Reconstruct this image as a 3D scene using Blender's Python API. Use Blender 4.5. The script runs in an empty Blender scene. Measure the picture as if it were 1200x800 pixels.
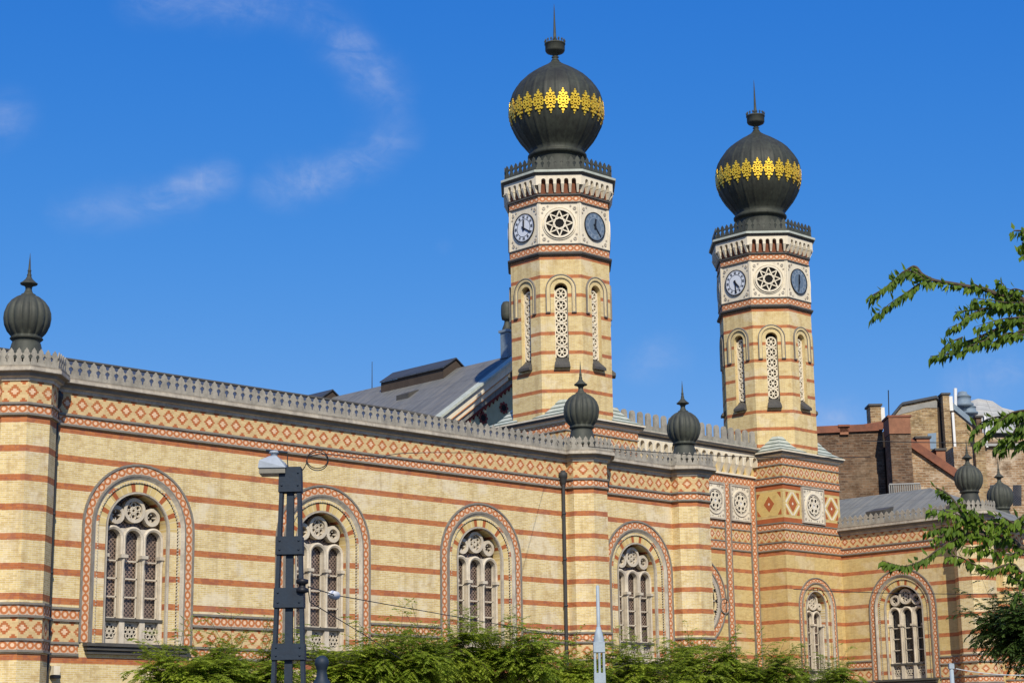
import bpy, math, random
from mathutils import Vector, Matrix
random.seed(7)
PI=math.pi
scn=bpy.context.scene
COL=scn.collection
# ------------------------------------------------------------------ camera (solved from the photograph)
F_PX,YAW,PITCH,ROLL,EYE=2159.268,math.radians(45.702),math.radians(12.677),math.radians(.869),1.7
def ray(x,y):
    X=x-600;Y=400-y
    a=(X*math.cos(ROLL)+Y*math.sin(ROLL))/F_PX; b=(-X*math.sin(ROLL)+Y*math.cos(ROLL))/F_PX
    fw=math.cos(PITCH)-b*math.sin(PITCH); z=math.sin(PITCH)+b*math.cos(PITCH)
    return Vector((fw*math.cos(YAW)+a*math.sin(YAW), fw*math.sin(YAW)-a*math.cos(YAW), z)), fw
def on_y(x,y,Y):
    r,_=ray(x,y); t=Y/r.y; return Vector((r.x*t,Y,EYE+r.z*t))
def at(x,y,D):          # point seen at photo pixel x, y at horizontal distance D along the view
    r,fw=ray(x,y); t=D/fw; return Vector((r.x*t,r.y*t,EYE+r.z*t))
cd=bpy.data.cameras.new('camera'); cam=bpy.data.objects.new('camera',cd); COL.objects.link(cam); scn.camera=cam
fwd=Vector((math.cos(PITCH)*math.cos(YAW),math.cos(PITCH)*math.sin(YAW),math.sin(PITCH)))
rgt=Vector((math.sin(YAW),-math.cos(YAW),0)); upv=rgt.cross(fwd)
xi=math.cos(ROLL)*rgt-math.sin(ROLL)*upv; yi=math.sin(ROLL)*rgt+math.cos(ROLL)*upv
M=Matrix((xi,yi,-fwd)).transposed().to_4x4(); M.translation=(0,0,EYE); cam.matrix_world=M
cd.sensor_fit='HORIZONTAL'; cd.sensor_width=36; cd.lens=F_PX/1200*36; cd.clip_start=.5; cd.clip_end=6000
# ------------------------------------------------------------------ light
SUN_AZ,SUN_EL=35,40     # degrees from -Y towards -X
a,e=math.radians(SUN_AZ),math.radians(SUN_EL)
tosun=Vector((-math.sin(a)*math.cos(e),-math.cos(a)*math.cos(e),math.sin(e)))
sl=bpy.data.lights.new('sun','SUN'); so=bpy.data.objects.new('sun',sl); COL.objects.link(so)
sl.energy=4.7; sl.angle=math.radians(.53); sl.color=(1,.925,.78)
so.rotation_euler=tosun.to_track_quat('Z','Y').to_euler()
# ------------------------------------------------------------------ node helper
class NT:
    def __init__(s,nt): s.nt=nt; s.nt.nodes.clear()
    def n(s,t,ins=None,**kw):
        nd=s.nt.nodes.new(t)
        for k,v in kw.items(): setattr(nd,k,v)
        for k,v in (ins or {}).items():
            sk=nd.inputs[k]
            if isinstance(v,bpy.types.NodeSocket): s.nt.links.new(v,sk)
            else:
                if sk.type=='RGBA' and len(v)==3: v=(*v,1)
                sk.default_value=v
        return nd
    def m(s,op,a,b=0.,c=0.):
        nd=s.nt.nodes.new('ShaderNodeMath'); nd.operation=op
        for i,v in enumerate((a,b,c)):
            if isinstance(v,bpy.types.NodeSocket): s.nt.links.new(v,nd.inputs[i])
            else: nd.inputs[i].default_value=v
        return nd.outputs[0]
    def mix(s,f,a,b,mode='MIX'):
        nd=s.nt.nodes.new('ShaderNodeMix'); nd.data_type='RGBA'; nd.blend_type=mode
        for i,v in ((0,f),(6,a),(7,b)):
            if isinstance(v,bpy.types.NodeSocket): s.nt.links.new(v,nd.inputs[i])
            else: nd.inputs[i].default_value=(*v,1) if isinstance(v,tuple) and len(v)==3 else v
        return nd.outputs[2]
    def ramp(s,f,lo,hi,a=0.,b=1.):
        return s.n('ShaderNodeMapRange',{0:f,1:lo,2:hi,3:a,4:b}).outputs[0]
    def noise(s,vec,scale,detail=4,rough=.55,dist=0.):
        return s.n('ShaderNodeTexNoise',{'Vector':vec,'Scale':scale,'Detail':detail,'Roughness':rough,'Distortion':dist}).outputs[0]
    def out(s,col,rough=.8,metal=0.,bump=None,bs=.3,spec=.3,bd=.02):
        p=s.n('ShaderNodeBsdfPrincipled')
        for k,v in (('Base Color',col),('Roughness',rough),('Metallic',metal),('Specular IOR Level',spec)):
            if isinstance(v,bpy.types.NodeSocket): s.nt.links.new(v,p.inputs[k])
            else: p.inputs[k].default_value=(*v,1) if isinstance(v,tuple) else v
        if bump is not None:
            bn=s.n('ShaderNodeBump',{'Height':bump,'Strength':bs,'Distance':bd}); s.nt.links.new(bn.outputs[0],p.inputs['Normal'])
        o=s.n('ShaderNodeOutputMaterial'); s.nt.links.new(p.outputs[0],o.inputs[0]); return p
    def uv(s):
        t=s.n('ShaderNodeTexCoord').outputs['UV']; x=s.n('ShaderNodeSeparateXYZ',{0:t}); return t,x.outputs[0],x.outputs[1]
    def pos(s): return s.n('ShaderNodeTexCoord').outputs['Object']
def newmat(n):
    m=bpy.data.materials.new(n); m.use_nodes=True; return m,NT(m.node_tree)
YEL=((.75,.585,.262),(.57,.41,.155))
def wall_mat(name,z0,P,th,zmax,y1=YEL[0],y2=YEL[1],mort=(.74,.65,.47),pale=.5):
    m,k=newmat(name); t,u,v=k.uv()
    br=k.n('ShaderNodeTexBrick',{'Vector':t,'Color1':y1,'Color2':y2,'Mortar':mort,'Scale':1.,'Mortar Size':.010,'Mortar Smooth':.3,'Bias':-.1,'Brick Width':.25,'Row Height':.071})
    br.offset=.5
    rb=k.n('ShaderNodeTexBrick',{'Vector':t,'Color1':(.53,.175,.05),'Color2':(.39,.11,.034),'Mortar':(.40,.20,.11),'Scale':1.,'Mortar Size':.007,'Mortar Smooth':.2,'Brick Width':.25,'Row Height':.071})
    big=k.noise(t,.45,5,.6); mid=k.noise(t,2.3,4,.6); fine=k.noise(t,9.,3,.6)
    c=k.mix(k.ramp(big,.54,.60,0,pale),br.outputs[0],(.76,.67,.50))
    c=k.mix(k.ramp(mid,.52,.70,0,.6),c,(.46,.30,.11))
    st=k.n('ShaderNodeMapping',{'Vector':t,'Scale':(1.6,.12,1)}).outputs[0]
    c=k.mix(k.ramp(k.noise(st,1.3,5,.7),.50,.74,0,.5),c,(.30,.215,.11))
    # stripes
    d=k.m('SUBTRACT',k.m('MODULO',k.m('ADD',k.m('SUBTRACT',v,z0),P/2+P*40),P),P/2)
    s=k.m('MULTIPLY',k.m('LESS_THAN',k.m('ABSOLUTE',d),th/2),k.m('LESS_THAN',v,zmax))
    r=k.mix(k.ramp(mid,.52,.58,0,.5),rb.outputs[0],(.27,.085,.06))
    r=k.mix(k.ramp(big,.55,.7,0,.25),r,(.55,.30,.2))
    c=k.mix(s,c,r)
    c=k.mix(k.ramp(fine,.3,.75,.0,.3),c,k.mix(.5,c,(.2,.13,.06)))
    k.out(c,.88,bump=br.outputs[1],bs=-.35); return m
def plain(name,col,rough=.8,var=.35,scale=3.,metal=0.,dark=None,spec=.3,streak=0.,bs=.15):
    m,k=newmat(name); p=k.pos(); dark=dark or tuple(c*.45 for c in col)
    n1=k.noise(p,scale,5,.6); n2=k.noise(p,scale*6,3,.6)
    c=k.mix(k.ramp(n1,.42,.72,0,var),col,dark); c=k.mix(k.ramp(n2,.4,.75,0,var*.6),c,dark)
    if streak:
        mp=k.n('ShaderNodeMapping',{'Vector':p,'Scale':(5,5,.25)}).outputs[0]
        c=k.mix(k.ramp(k.noise(mp,1.,4,.6),.48,.7,0,streak),c,dark)
    k.out(c,rough,metal,bump=n2,bs=bs,spec=spec); return m
def circle_band(name,p=.31,bg=(.62,.45,.31),ring=(.49,.155,.045),dot=(.82,.57,.38)):
    m,k=newmat(name); t,u,v=k.uv()
    fu=k.m('SUBTRACT',k.m('FRACT',k.m('DIVIDE',u,p)),.5); fv=k.m('SUBTRACT',v,.5)
    r=k.m('SQRT',k.m('ADD',k.m('MULTIPLY',fu,fu),k.m('MULTIPLY',fv,fv)))
    fine=k.noise(t,7.,3,.6)
    c=k.mix(k.m('LESS_THAN',r,.46),bg,ring); c=k.mix(k.ramp(r,.19,.24,1.,0.),c,dot)
    # little red lozenges between the rings, edges red
    g=k.m('ADD',k.m('MULTIPLY',k.m('SUBTRACT',.5,k.m('ABSOLUTE',fu)),2.2),k.m('MULTIPLY',k.m('ABSOLUTE',fv),1.6))
    c=k.mix(k.m('LESS_THAN',g,.22),c,ring)
    e=k.m('ADD',k.m('SUBTRACT',.5,k.m('ABSOLUTE',fu)),k.m('SUBTRACT',.5,k.m('ABSOLUTE',fv)))
    c=k.mix(k.m('LESS_THAN',e,.10),c,ring)
    c=k.mix(k.ramp(fine,.35,.75,0,.4),c,(.35,.2,.11)); k.out(c,.8,bump=r,bs=.2); return m
def diamond_band(name,p=.6,lattice=False,bg=(.66,.49,.25),red=(.46,.14,.045)):
    m,k=newmat(name); t,u,v=k.uv()
    uq=k.m('DIVIDE',k.m('ADD',k.m('FLOOR',k.m('DIVIDE',u,p/10)),.5),10.)
    vq=k.m('DIVIDE',k.m('ADD',k.m('FLOOR',k.m('MULTIPLY',v,11.)),.5),11.)
    fu=k.m('ABSOLUTE',k.m('SUBTRACT',k.m('FRACT',uq),.5)); fv=k.m('ABSOLUTE',k.m('SUBTRACT',vq,.5))
    d=k.m('ADD',k.m('DIVIDE',fu,.36),k.m('DIVIDE',fv,.34))
    eu=k.m('SUBTRACT',.5,fu); ev=k.m('SUBTRACT',.5,fv)
    tr=k.m('ADD',k.m('DIVIDE',eu,.27),k.m('DIVIDE',ev,.26))
    c=k.mix(k.m('LESS_THAN',d,1.0),bg,red); c=k.mix(k.m('LESS_THAN',d,.42),c,(.78,.55,.36))
    c=k.mix(k.m('LESS_THAN',tr,.9),c,red)
    if lattice:
        w=k.m('ABSOLUTE',k.m('SUBTRACT',k.m('ADD',k.m('DIVIDE',fu,.5),k.m('DIVIDE',fv,.5)),1.0))
        c=k.mix(k.m('LESS_THAN',w,.16),c,(.66,.52,.32))
    br=k.n('ShaderNodeTexBrick',{'Vector':t,'Color1':(1,1,1),'Color2':(.82,.8,.78),'Mortar':(.95,.9,.85),'Scale':1.,'Mortar Size':.008,'Brick Width':.12,'Row Height':.111})
    c=k.mix(1.,c,br.outputs[0],'MULTIPLY')
    c=k.mix(k.ramp(k.noise(t,2.5,4,.6),.45,.72,0,.35),c,(.42,.27,.12)); k.out(c,.85,bump=br.outputs[1],bs=-.2); return m
def lattice_glass(name,a=(.026,.020,.017),b=(.27,.19,.145),s=.16):
    m,k=newmat(name); t,u,v=k.uv()
    f1=k.m('ABSOLUTE',k.m('SUBTRACT',k.m('FRACT',k.m('DIVIDE',k.m('ADD',u,v),s)),.5))
    f2=k.m('ABSOLUTE',k.m('SUBTRACT',k.m('FRACT',k.m('DIVIDE',k.m('SUBTRACT',u,v),s)),.5))
    n=k.noise(t,14.,2,.5); n2=k.noise(t,1.1,3,.6)
    l=k.m('LESS_THAN',k.m('MINIMUM',f1,f2),k.ramp(n,.3,.7,.07,.22))
    k.out(k.mix(k.ramp(n2,.4,.7,0,.6),k.mix(l,a,b),tuple(x*2.4+.01 for x in a)),k.ramp(n2,.35,.65,.2,.5),spec=.5); return m
def roof_mat(name,col,p=.55,axis=0,rough=.55,dark=.5):
    m,k=newmat(name); t,u,v=k.uv()
    s=k.m('FRACT',k.m('DIVIDE',u,p)); l=k.m('LESS_THAN',s,.09)
    q=k.m('LESS_THAN',k.m('FRACT',k.m('DIVIDE',v,1.9)),.03)
    n=k.noise(t,1.2,5,.65)
    ns=k.noise(k.n('ShaderNodeMapping',{'Vector':t,'Scale':(2.2,.22,1)}).outputs[0],1.,5,.65)
    c=k.mix(k.ramp(n,.4,.7,0,.5),col,tuple(x*.55 for x in col)); c=k.mix(k.ramp(ns,.48,.7,0,.6),c,(col[0]*1.5,col[1]*1.35,col[2]*1.15)); c=k.mix(k.ramp(ns,.45,.3,0,.55),c,tuple(x*.45 for x in col)); c=k.mix(k.m('MULTIPLY',k.m('MAXIMUM',l,q),dark),c,tuple(x*.3 for x in col))
    k.out(c,rough,.0,bump=s,bs=.25,spec=.25); return m
def leaf_mat(name,c1,c2,c3,tr=.35):
    m,k=newmat(name); p=k.pos(); g=k.n('ShaderNodeNewGeometry')
    oi=k.n('ShaderNodeObjectInfo'); c=k.mix(g.outputs['Random Per Island'],c1,c2); c=k.mix(k.ramp(oi.outputs['Random'],0,1,0,.32),c,c3); c=k.mix(k.ramp(k.noise(p,1.1,3,.6),.45,.7,0,.8),c,c3)
    b=k.n('ShaderNodeBsdfPrincipled',{'Base Color':c,'Roughness':.55,'Specular IOR Level':.25})
    t=k.n('ShaderNodeBsdfTranslucent',{'Color':k.mix(.5,c,(.22,.30,.02))}); x=k.n('ShaderNodeMixShader',{0:tr,1:b.outputs[0],2:t.outputs[0]})
    o=k.n('ShaderNodeOutputMaterial'); k.nt.links.new(x.outputs[0],o.inputs[0]); return m
def rough_brick(name,c1,c2,mort,patch,pl=.5,pscale=.35):
    m,k=newmat(name); t,u,v=k.uv()
    br=k.n('ShaderNodeTexBrick',{'Vector':t,'Color1':c1,'Color2':c2,'Mortar':mort,'Scale':1.,'Mortar Size':.03,'Brick Width':.55,'Row Height':.2,'Bias':-.1})
    n1=k.noise(t,pscale,6,.7,.4); n2=k.noise(t,.8,6,.75); n3=k.noise(k.n('ShaderNodeMapping',{'Vector':t,'Scale':(1.6,4,1)}).outputs[0],1.,4,.7)
    c=k.mix(k.ramp(n1,.5,.62,0,pl),br.outputs[0],patch); c=k.mix(k.ramp(n2,.46,.64,0,.8),c,tuple(x*.34 for x in c1)); c=k.mix(k.ramp(n3,.52,.66,0,.55),c,tuple(min(1,x*1.7) for x in mort)); k.out(c,.92,bump=n3,bs=.5,bd=.06); return m
MT={}
MT['wall']=wall_mat('striped_yellow_brick',13.05,.99,.22,13.3)
MT['wallt']=wall_mat('striped_tower_brick',26.87,1.045,.195,28.1,(.72,.555,.235),(.60,.435,.175),(.70,.59,.38),.35)
MT['walls']=wall_mat('striped_golden_brick',13.05,.99,.22,13.3,(.65,.485,.18),(.52,.37,.125),(.60,.48,.27),.25)
MT['plainwall']=wall_mat('yellow_brick',-99,500,.1,0); MT['goldbrick']=wall_mat('gold_panel_brick',-99,500,.1,0,(.66,.48,.15),(.58,.41,.12),(.62,.48,.22),.1)
MT['redbrick']=plain('red_brick',(.40,.115,.036),.85,.4,2.,dark=(.24,.06,.03))
MT['recess']=plain('recess_red',(.19,.07,.036),.9,.4,2.); MT['circ']=circle_band('circle_terracotta'); MT['circv']=circle_band('circle_terracotta_arch',.335)
MT['circs']=circle_band('circle_terracotta_small',.36,(.56,.40,.26))
MT['dia']=diamond_band('diamond_brick'); MT['dial']=diamond_band('diamond_lattice_brick',.55,True,(.58,.38,.14))
MT['stone']=plain('grey_stone',(.54,.475,.37),.85,.55,1.5,dark=(.17,.145,.12),streak=.35)
MT['lines']=plain('moulding_stone',(.24,.215,.175),.85,.5,2.,dark=(.10,.09,.08))
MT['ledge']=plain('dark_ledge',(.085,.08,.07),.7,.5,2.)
MT['cream']=plain('cream_stone',(.76,.68,.52),.85,.3,1.5,dark=(.45,.37,.25),streak=.25)
MT['trac']=plain('tracery_stone',(.64,.56,.43),.85,.45,2.,dark=(.25,.21,.17),streak=.3)
MT['crest']=plain('cresting_zinc',(.38,.345,.275),.85,.6,2.,dark=(.13,.12,.10),streak=.35)
MT['copper']=plain('dark_copper',(.072,.077,.058),.62,.6,1.0,dark=(.026,.026,.022),metal=.0,spec=.3,streak=.5)
MT['onion']=plain('onion_dome_copper',(.050,.055,.040),.6,.7,.8,dark=(.016,.015,.013),metal=.0,spec=.3,streak=.55)
MT['verd']=plain('green_copper',(.16,.20,.155),.7,.5,2.,dark=(.08,.11,.085))
MT['whitemetal']=plain('pale_flashing',(.50,.52,.44),.7,.5,2.,dark=(.24,.28,.22))
MT['gold']=plain('gilding',(1.,.66,.06),.36,.35,2.,metal=.5,dark=(.6,.32,.02))
MT['dark']=plain('dark_void',(.012,.011,.010),.9,.1); MT['recess_shade']=plain('painted_shade_wall',(.05,.035,.025),.95,.5,1.)  # second material: recess shade painted as a near-black wall colour
MT['lat']=lattice_glass('lattice_glass')
MT['latd']=lattice_glass('dark_glass',(.012,.012,.014),(.05,.045,.045),.2)
MT['pale']=plain('pale_glass',(.55,.56,.58),.3,.5,6.)
MT['pipe']=plain('drain_iron',(.05,.05,.048),.6,.4,3.)
MT['roofg']=roof_mat('seamed_roof',(.17,.17,.155)); MT['roofl']=roof_mat('pale_seamed_roof',(.20,.205,.19),.45,rough=.75)
MT['roofp']=roof_mat('light_grey_roof',(.40,.40,.37),.8,rough=.8); MT['roofb']=roof_mat('dark_blue_roof',(.055,.065,.08),.6,rough=.6)
MT['browntimber']=plain('brown_boards',(.075,.055,.04),.85,.5,2.)
MT['gable']=plain('gable_render',(.42,.43,.28),.9,.3,1.); MT['maroon']=plain('maroon_paint',(.20,.045,.035),.85,.3,2.)
MT['orange']=plain('terracotta_line',(.50,.20,.06),.85,.3,2.)
MT['mast']=plain('navy_paint',(.017,.030,.048),.6,.5,3.,dark=(.012,.014,.018),spec=.35)
MT['mast2']=plain('pale_blue_paint',(.38,.44,.47),.5,.35,4.); MT['lamp']=plain('grey_lamp_shell',(.36,.40,.44),.45,.25,4.)
MT['lens']=plain('lamp_lens',(.25,.23,.18),.3,.3); MT['wire']=plain('black_cable',(.02,.02,.02),.6,.1); MT['wire2']=plain('pale_cable',(.5,.52,.5),.6,.1)
MT['dialw']=plain('white_clock_dial',(.70,.73,.76),.5,.15,5.); MT['dialb']=plain('sky_reflection_clock_dial',(.13,.18,.24),.4,.3,5.)  # second dial: sky reflection painted in as blue grey
MT['ink']=plain('clock_ink',(.015,.016,.02),.5,.1); MT['inkb']=plain('pale_numerals',(.28,.34,.40),.5,.2)
MT['bark']=plain('bark',(.10,.075,.05),.95,.6,6.,bs=.5)
MT['leafa']=leaf_mat('ash_leaves',(.25,.35,.025),(.50,.56,.07),(.10,.17,.015),.52); MT['leafb']=leaf_mat('elm_leaves',(.08,.15,.014),(.19,.28,.025),(.035,.075,.010),.4)
MT['leafc']=leaf_mat('dark_leaves',(.035,.075,.016),(.075,.12,.02),(.02,.045,.01),.25)
MT['fire']=rough_brick('firewall_brick',(.19,.105,.055),(.065,.036,.022),(.17,.125,.085),(.25,.18,.115),.45)  # dirt and shade both darkened into this brick colour
MT['fire2']=rough_brick('sunlit_firewall',(.42,.28,.13),(.19,.105,.05),(.36,.28,.17),(.46,.35,.20),.4)  # lighter brick with sunlight put into its colour
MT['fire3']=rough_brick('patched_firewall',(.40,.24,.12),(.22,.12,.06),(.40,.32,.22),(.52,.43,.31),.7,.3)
MT['terra']=plain('terracotta_brick',(.34,.155,.085),.9,.6,1.,dark=(.16,.075,.045)); MT['tile']=plain('red_coping_tiles',(.27,.105,.06),.9,.7,1.2,dark=(.11,.055,.04))
MT['white']=plain('white_render',(.75,.74,.70),.8,.15,2.); MT['greyr']=plain('grey_render',(.30,.29,.26),.9,.4,.8)
MT['silver']=plain('galvanised_vent',(.20,.26,.31),.6,.45,2.); MT['asphalt']=plain('asphalt',(.05,.05,.052),.9,.4,.7); MT['pave']=plain('paving',(.28,.26,.23),.9,.4,.7); MT['ground']=plain('city_ground',(.16,.15,.13),.95,.4,.1)
MT['skyl']=plain('skylight_glass',(.22,.30,.38),.25,.2)
# ------------------------------------------------------------------ mesh builder
class MB:
    def __init__(s): s.v=[];s.f=[];s.u=[];s.m=[];s.sm=[]
    def face(s,pts,uv=None,m=0,sm=False):
        i=len(s.v); s.v+= [tuple(p) for p in pts]; s.f.append(list(range(i,i+len(pts))))
        s.u.append(uv or [(p[0]+p[1],p[2]) for p in pts]); s.m.append(m); s.sm.append(sm)
    def grid(s,rows,uvs=None,m=0,sm=True,closed=False):
        i=len(s.v); R=len(rows);C=len(rows[0])
        for r in rows: s.v+=[tuple(p) for p in r]
        for a in range(R-1):
            for b in range(C if closed else C-1):
                c=(b+1)%C
                s.f.append([i+a*C+b,i+a*C+c,i+(a+1)*C+c,i+(a+1)*C+b])
                s.u.append([uvs[a][b],uvs[a][c],uvs[a+1][c],uvs[a+1][b]] if uvs else [(b,a),(b+1,a),(b+1,a+1),(b,a+1)]); s.m.append(m); s.sm.append(sm)
    def hexa(s,p,m=0):      # 8 corners: bottom 4, top 4
        for q in ((3,2,1,0),(4,5,6,7),(0,1,5,4),(1,2,6,5),(2,3,7,6),(3,0,4,7)):
            s.face([p[i] for i in q],None,m)
    def box(s,c,d,m=0):
        x,y,z=c;a,b,h=d[0]/2,d[1]/2,d[2]/2
        s.hexa([(x-a,y-b,z-h),(x+a,y-b,z-h),(x+a,y+b,z-h),(x-a,y+b,z-h),(x-a,y-b,z+h),(x+a,y-b,z+h),(x+a,y+b,z+h),(x-a,y+b,z+h)],m)
    def lathe(s,c,prof,n=32,m=0,fn=None,sm=True):
        rows=[[(c[0]+(r*(fn(j,r,z) if fn else 1))*math.cos(2*PI*j/n),c[1]+(r*(fn(j,r,z) if fn else 1))*math.sin(2*PI*j/n),c[2]+z) for j in range(n)] for r,z in prof]
        s.grid(rows,None,m,sm,True)
    def tube(s,pts,r,n=6,m=0):
        pts=[Vector(p) for p in pts]; rows=[]
        for i,p in enumerate(pts):
            d=(pts[min(i+1,len(pts)-1)]-pts[max(i-1,0)]); d=d.normalized() if d.length>1e-9 else Vector((0,0,1))
            a=d.cross(Vector((.13,.21,1) if abs(d.z)<.9 else (1,.1,0))).normalized(); b=d.cross(a); rr=r[i] if isinstance(r,(list,tuple)) else r
            rows.append([p+rr*(math.cos(2*PI*j/n)*a+math.sin(2*PI*j/n)*b) for j in range(n)])
        s.grid(rows,None,m,True,True); s.face(rows[0][::-1],None,m); s.face(rows[-1],None,m)
    def build(s,name,mats,parent=None,origin=None):
        mats=mats if isinstance(mats,(list,tuple)) else [mats]
        o0=Vector(origin) if origin is not None else (Vector(parent['_o']) if parent is not None and '_o' in parent else Vector((0,0,0)))
        me=bpy.data.meshes.new(name); me.from_pydata([tuple(Vector(p)-o0) for p in s.v],[],s.f)
        ul=me.uv_layers.new(name='UVMap'); flat=[c for f in s.u for q in f for c in q]; ul.data.foreach_set('uv',flat)
        for m in mats: me.materials.append(MT[m] if isinstance(m,str) else m)
        me.polygons.foreach_set('material_index',s.m); me.polygons.foreach_set('use_smooth',s.sm); me.update()
        o=bpy.data.objects.new(name,me); COL.objects.link(o); o['_o']=tuple(o0)
        if parent is not None: o.parent=parent
        if parent is None: o.location=o0
        return o
def thing(name,label,cat,loc,group=None):
    o=bpy.data.objects.new(name,None); COL.objects.link(o); o.location=loc; o['_o']=tuple(loc); o['label']=label; o['category']=cat
    if group: o['group']=group
    return o
def tag(o,label,cat,group=None):
    o['label']=label;o['category']=cat
    if group:o['group']=group
    return o
class Fr:               # a facade plane: u along, w up, d out of the wall
    def __init__(s,O,U): s.O=Vector((O[0],O[1],0)); s.U=Vector((U[0],U[1],0)).normalized(); s.N=Vector((s.U.y,-s.U.x,0))
    def p(s,u,w,d=0.): q=s.O+s.U*u+s.N*d; return (q.x,q.y,w)
def fbox(b,F,u0,u1,w0,w1,d0,d1,m=0,uo=0.,band=False):
    P=lambda u,w,d:F.p(u,w,d)
    vv=(lambda w:(w-w0)/(w1-w0)) if band else (lambda w:w)
    b.face([P(u0,w0,d1),P(u1,w0,d1),P(u1,w1,d1),P(u0,w1,d1)],[(u0+uo,vv(w0)),(u1+uo,vv(w0)),(u1+uo,vv(w1)),(u0+uo,vv(w1))],m)
    e=d1-d0
    b.face([P(u0,w0,d0),P(u0,w0,d1),P(u0,w1,d1),P(u0,w1,d0)],[(u0-e,vv(w0)),(u0,vv(w0)),(u0,vv(w1)),(u0-e,vv(w1))],m)
    b.face([P(u1,w0,d1),P(u1,w0,d0),P(u1,w1,d0),P(u1,w1,d1)],[(u1,vv(w0)),(u1+e,vv(w0)),(u1+e,vv(w1)),(u1,vv(w1))],m)
    b.face([P(u0,w1,d1),P(u1,w1,d1),P(u1,w1,d0),P(u0,w1,d0)],[(u0,vv(w1))]*4,m)
    b.face([P(u0,w0,d0),P(u1,w0,d0),P(u1,w0,d1),P(u0,w0,d1)],[(u0,vv(w0))]*4,m)
def vband(b,F,u0,u1,w0,w1,d,m=0):   # vertical band strip, pattern runs upwards
    P=F.p
    b.face([P(u0,w0,d),P(u1,w0,d),P(u1,w1,d),P(u0,w1,d)],[(w0,0),(w0,1),(w1,1),(w1,0)],m)
    b.face([P(u0,w0,0),P(u0,w0,d),P(u0,w1,d),P(u0,w1,0)],None,m); b.face([P(u1,w0,d),P(u1,w0,0),P(u1,w1,0),P(u1,w1,d)],None,m)
def miter(path,off,closed):
    n=len(path);out=[]
    for i in range(n):
        p=Vector(path[i]); ds=[]
        if closed or i>0: ds.append((p-Vector(path[i-1])).normalized())
        if closed or i<n-1: ds.append((Vector(path[(i+1)%n])-p).normalized())
        ns=[Vector((d.y,-d.x)) for d in ds]
        if len(ns)==1: q=ns[0]*off
        else:
            s=(ns[0]+ns[1]); q=s*(off/(1+ns[0].dot(ns[1]))) if s.length>1e-6 else ns[0]*off
        out.append(p+q)
    return out
def sweep(b,path,prof,closed=False,ms=None,uo=0.,v01=False):
    """prof: list of (offset,z); ms: material per profile segment"""
    n=len(path); L=[uo]
    for i in range(n-1 if not closed else n): L.append(L[-1]+(Vector(path[(i+1)%n])-Vector(path[i])).length)
    rings=[[(*q,z) for q in miter(path,o,closed)] for o,z in prof]
    for k in range(len(prof)-1):
        m=ms[k] if ms else 0
        for i in range(n if closed else n-1):
            j=(i+1)%n; va,vb=(0,1) if v01 else (prof[k][1],prof[k+1][1])
            b.face([rings[k][i],rings[k][j],rings[k+1][j],rings[k+1][i]],[(L[i],va),(L[i+1],va),(L[i+1],vb),(L[i],vb)],m)
def octagon(cx,cy,ap): 
    R=ap/math.cos(PI/8); return [(cx+R*math.cos(PI/8+PI/4*k),cy+R*math.sin(PI/8+PI/4*k)) for k in range(8)]
def band_set(b,path,z0,z1,kind,closed=False,d=.03):   # mats: 0 pattern, 1 stone lines
    sweep(b,path,[(d,z0),(d,z1)],closed,[kind],v01=True)
def line(b,path,z,h=.05,d=.08,closed=False,m=1):
    sweep(b,path,[(0,z-h/2),(d,z-h/2),(d,z+h/2),(0,z+h/2)],closed,[m]*3)
def cresting(b,path,z,h=.68,pitch=.365,closed=False,th=.045,m=0,off=0.,style=0):
    pts=miter(path,off,closed); n=len(pts)
    half={0:[(.5,0),(.5,.20),(.40,.21),(.38,.36),(.25,.43),(.25,.52),(.47,.61),(.46,.68),(.30,.75),(.29,.84),(.15,.90),(0,1.0)],
          1:[(.5,0),(.5,.25),(.32,.27),(.30,.80),(.25,.92),(.12,.99),(0,1.0)],
          2:[(.5,0),(.5,.40),(.30,.47),(.30,.54),(.44,.62),(.42,.74),(.27,.80),(.24,.90),(0,1.0)]}[style]
    for i in range(n if closed else n-1):
        A=Vector(pts[i]);B=Vector(pts[(i+1)%n]); L=(B-A).length; k=max(1,round(L/pitch)); F=Fr(A,B-A); w=L/k
        for j in range(k):
            c=(j+.5)*w; o=[(c+x*w,z+y*h) for x,y in half]+[(c-x*w,z+y*h) for x,y in half[-2::-1]]
            b.face([F.p(u,q,th/2) for u,q in o],None,m); b.face([F.p(u,q,-th/2) for u,q in o[::-1]],None,m)
            for q in range(len(o)-1): b.face([F.p(*o[q+1],th/2),F.p(*o[q],th/2),F.p(*o[q],-th/2),F.p(*o[q+1],-th/2)],None,m)
def wall_holes(b,F,u0,u1,w0,w1,holes,m=0,uo=0.,d=0.,N=14):
    def q(pts): b.face([F.p(u,w,d) for u,w in pts],[(u+uo,w) for u,w in pts],m)
    x=u0
    for uc,r,ws,wp in sorted(holes):
        if uc-r>x: q([(x,w0),(uc-r,w0),(uc-r,w1),(x,w1)])
        if ws>w0: q([(uc-r,w0),(uc+r,w0),(uc+r,ws),(uc-r,ws)])
        ap=[(uc-r*math.cos(PI*i/N),wp+r*math.sin(PI*i/N)) for i in range(N+1)]
        for i in range(N): q([ap[i],ap[i+1],(ap[i+1][0],w1),(ap[i][0],w1)])
        x=uc+r
    if x<u1: q([(x,w0),(u1,w0),(u1,w1),(x,w1)])
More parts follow.
